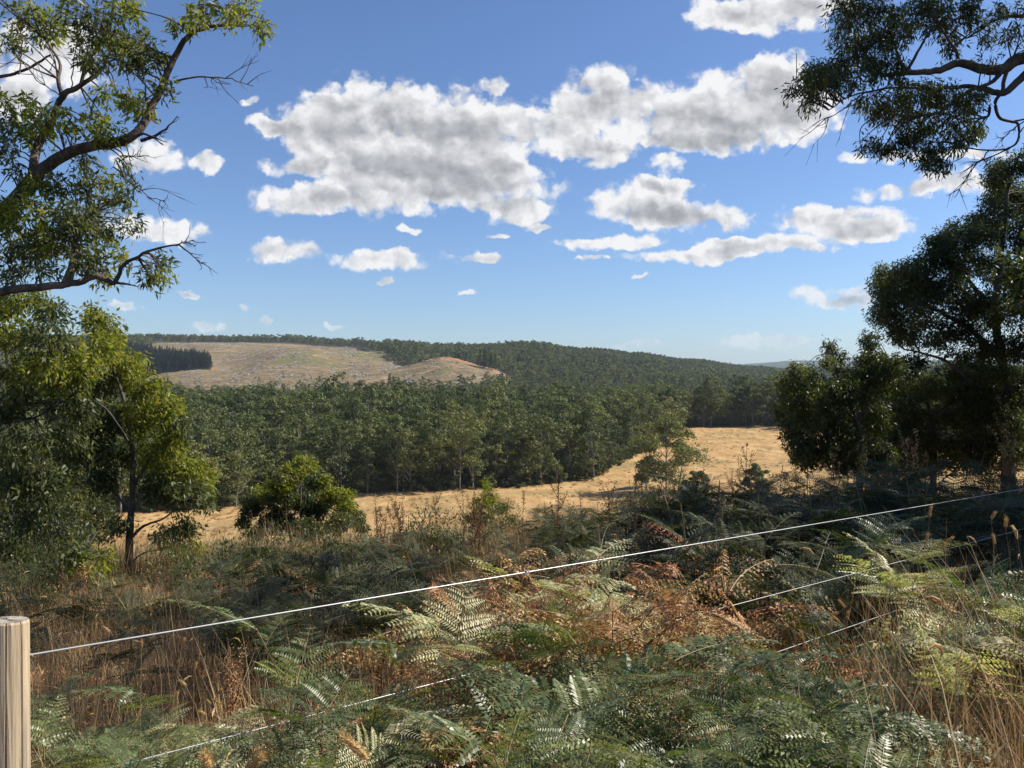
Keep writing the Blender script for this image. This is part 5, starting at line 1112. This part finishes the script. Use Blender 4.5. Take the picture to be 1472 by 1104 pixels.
def grass_head(px, py, Y, L, ang, lab, group=None, rad=.0065, root=None):
    """long grass stem with a fuzzy seed head"""
    tip = at(px, py, Y); gx = tip[0] + (up(-.12, .12) if root is None else root); gy = Y + up(-.1, .1); gz = float(H(gx, gy)); e = empty('grass_stalk', (gx, gy, gz)); b = np.array([gx, gy, gz])
    P = spline([b, b * .4 + tip * .6 + (0, 0, .05), tip], 8); mb = MB(); mb.tube(P - b, np.linspace(.0016, .0008, len(P)), 4); obj('stem', mb.mesh('stem', M['straw']), e)
    d = np.array([math.cos(ang), up(-.2, .2), math.sin(ang)]); q = np.linspace(0, 1, 9)[:, None]; A = tip + d * L * q + np.array([0, 0, -.15 * L]) * q ** 2
    mb = MB(); mb.tube(A - b, rad * np.array([.3, .8, 1, 1.05, 1, .9, .75, .5, .12]), 8)
    n = 240; t = rng.random(n); i = (t * 8).astype(int); c = A[i] + (A[np.minimum(i + 1, 8)] - A[i]) * (t * 8 - i)[:, None]; o_ = rnd_unit(n)
    mb.leaves(c - b + o_ * rad * .7, o_ + d * .9, rnd_unit(n), rad * 1.7, rad * .22); obj('seed_head', mb.mesh('seed_head', M['seed']), e); tag(e, lab, 'grass stalk', group)
grass_head(527, 1095, 1.75, .085, 2.35, 'grass stalk with the longest orange fuzzy seed head at the bottom edge', rad=.0085, root=-.03)
grass_head(352, 1108, 1.8, .06, .75, 'grass stalk with a short seed head pointing up right at the bottom edge', rad=.008)
grass_head(300, 1108, 1.8, .045, 1.9, 'grass stalk with a stubby seed head left of the up pointing one', rad=.008)
for k in range(46):
    reg = rng.random()
    if reg < .35: px, py, Y = up(45, 330), up(905, 1050), up(2.6, 3.4); lab, g = 'thin grass stalk with small golden seed head near the timber post', 'golden seed heads near the post'
    elif reg < .7: px, py, Y = up(1070, 1260), up(870, 960), up(3.6, 4.6); lab, g = 'thin grass stalk with golden seed head between the second and third wires', 'golden seed heads between the wires'
    else: px, py, Y = up(1330, 1472), up(740, 800), up(5, 6.5); lab, g = 'grass stalk with golden seed head by the second wire at the right edge', 'golden seed heads at the right'
    grass_head(px, py, Y, up(.025, .045) * Y / 3, up(.6, 2.6), lab, g, rad=.0036 * Y / 3)
# tall dead weed stalks
def weed(px, pyt, Y, lab, rust=False, seed=0, group=None, nb=7):
    r = np.random.default_rng(seed); x = (px - CX) / F * Y; z = float(H(x, Y)); top = (HY - pyt) / F * Y; h = top - z
    e = empty('dead_weed', (x, Y, z)); tag(e, lab, 'weed', group); t = np.linspace(0, 1, 10)[:, None]
    P = np.array([r.normal() * .06, r.normal() * .06, 0]) * h * t ** 2 + np.array([0, 0, 1]) * (h * t); mb = MB(); mb.tube(P, np.linspace(.0055, .0022, 10), 5); sb = MB()
    for k in range(nb):
        f = r.uniform(.55, .95); c = P[int(f * 9)]; a = r.random() * 6.28; d = np.array([math.cos(a) * .5, math.sin(a) * .5, 1]); l = h * r.uniform(.08, .2); q = spline([c, c + d * l * .5 + (0, 0, -.02), c + d * l], 4); mb.tube(q, np.linspace(.003, .0015, len(q)), 4)
        n = 46; i = r.integers(3, 9, n); sb.leaves(q[i] + r.normal(size=(n, 3)) * .012, rnd_u(r, n), rnd_u(r, n), r.uniform(.012, .026, n) * min(1, Y / 8), .011 * min(1, Y / 8))
    n = 80; i = r.integers(6, 10, n); sb.leaves(P[i] + r.normal(size=(n, 3)) * (.012, .012, .03), rnd_u(r, n), rnd_u(r, n), .022 * min(1, Y / 8), .012 * min(1, Y / 8))
    obj('stem', mb.mesh('stem', M['stalk']), e); obj('seed_clusters', sb.mesh('seed_clusters', M['fern_dead' if rust else 'stalk']), e)
weed(800, 698, 8.5, 'tallest dark dead weed standing before the straw paddock', seed=1, nb=9)
weed(1070, 640, 9.5, 'tall thin dead stalk rising past the round paddock bush', seed=2, nb=3)
weed(1126, 645, 9.0, 'second tall thin dead stalk right of the round paddock bush', seed=3, nb=2)
weed(880, 700, 9.0, 'dark dead weed between the tallest one and the broad paddock gum', seed=4)
weed(1318, 622, 10.5, 'rusty seeded weed before the dark trees at right', True, 5); weed(1302, 636, 10.5, 'shorter rusty weed left of the rusty seeded one', True, 6)
weed(1452, 585, 9.5, 'large rusty dock weed near the right edge', True, 7, nb=10); weed(1245, 640, 10.5, 'faint brown weed before the medium gum at right', True, 8); weed(1205, 655, 10.0, 'brown dead weed at the left foot of the dark trees', True, 9)
for k in range(16):
    px = up(535, 760); weed(px, up(700, 742), up(9.5, 12), 'small dark seeded weed silhouetted against the straw paddock', False, 20 + k, 'weeds against the paddock', 4)
for k in range(14):
    px = up(900, 1250); weed(px, up(660, 705), up(9.5, 12.5), 'brown dead weed rising from the bracken brow at right', k % 2 == 0, 50 + k, 'weeds on the brow at right', 4)
for k in range(9):
    px = up(60, 320); weed(px, up(800, 850), up(8, 10), 'thin weed stalk below the young gum', k % 3 == 0, 80 + k, 'weeds below the young gum', 3)
weed(335, 940, 3.6, 'fine branched brown weed standing in the shade right of the post', True, 95, nb=14)
# the fallen thin stalk under the top wire
mb = MB(); mb.tube(spline([at(575, 845, 3.4), at(615, 872, 3.3), at(650, 895, 3.2), at(668, 925, 3.15), at(672, 1010, 3.1)], 6), np.linspace(.0016, .0022, 25), 5)
o = obj('dead_stalk', mb.mesh('dead_stalk', M['straw'])); tag(o, 'thin bare straw stalk leaning from the top wire down to the bracken', 'stalk')
# leaf litter, twigs and low herbs on the near slope
lt = []
for s in range(3):
    r = np.random.default_rng(640 + s); mb = MB(); n = 60; mb.leaves(r.normal(size=(n, 3)) * (.16, .16, .03) + (0, 0, .05), rnd_u(r, n) * (1, 1, .5), rnd_u(r, n) + (0, 0, .5), r.uniform(.03, .09, n), .014)
    for _ in range(5):
        c = r.normal(size=3) * (.15, .15, .02) + (0, 0, .06); d = rnd_u(r, 1)[0] * (1, 1, .5) * .15; mb.tube([c - d, c + d * .3, c + d + (0, 0, .02)], .0018, 4)
    lt.append(proto('litter_source', mb.mesh('litter', M['fern_dead'])))
P = np.stack([rng.uniform(-6, 8, 4200), rng.uniform(-1.5, 9, 4200)], 1); n = len(P); s = rng.uniform(.7, 1.4, n)
o = gn_scatter('leaf_litter', lt, np.stack([P[:, 0], P[:, 1], H(P[:, 0], P[:, 1])], 1), np.stack([0 * s, 0 * s, rng.random(n) * 6.28], 1), np.stack([s] * 3, 1), rng.integers(0, 3, n))
tag(o, 'brown leaf litter and dead twigs on the near slope', 'litter', kind='stuff')

# ------------------------------------------------------------------ air
HZ = 0.5 / 8000
def build_haze():
    x, y0, y1, zb, zt = 16500, -60, 9600, -42, 190
    V = [(a, b, c) for a in (-x, x) for b in (y0, y1) for c in (zb, zt)]
    me = meshq('haze', V, [(0, 1, 3, 2), (4, 6, 7, 5), (0, 4, 5, 1), (2, 3, 7, 6), (0, 2, 6, 4), (1, 5, 7, 3)], [])
    m = bpy.data.materials.new('valley_air'); m.use_nodes = True; t = NT(m.node_tree); t.n.clear()
    v = t.new('ShaderNodeVolumePrincipled'); v.inputs['Color'].default_value = (.70, .82, 1, 1); v.inputs['Density'].default_value = HZ
    t.l.new(v.outputs[0], t.new('ShaderNodeOutputMaterial').inputs['Volume']); me.materials.append(m)
    o = obj('haze', me); tag(o, 'thin blue air over the valley', 'haze', kind='stuff')
build_haze()
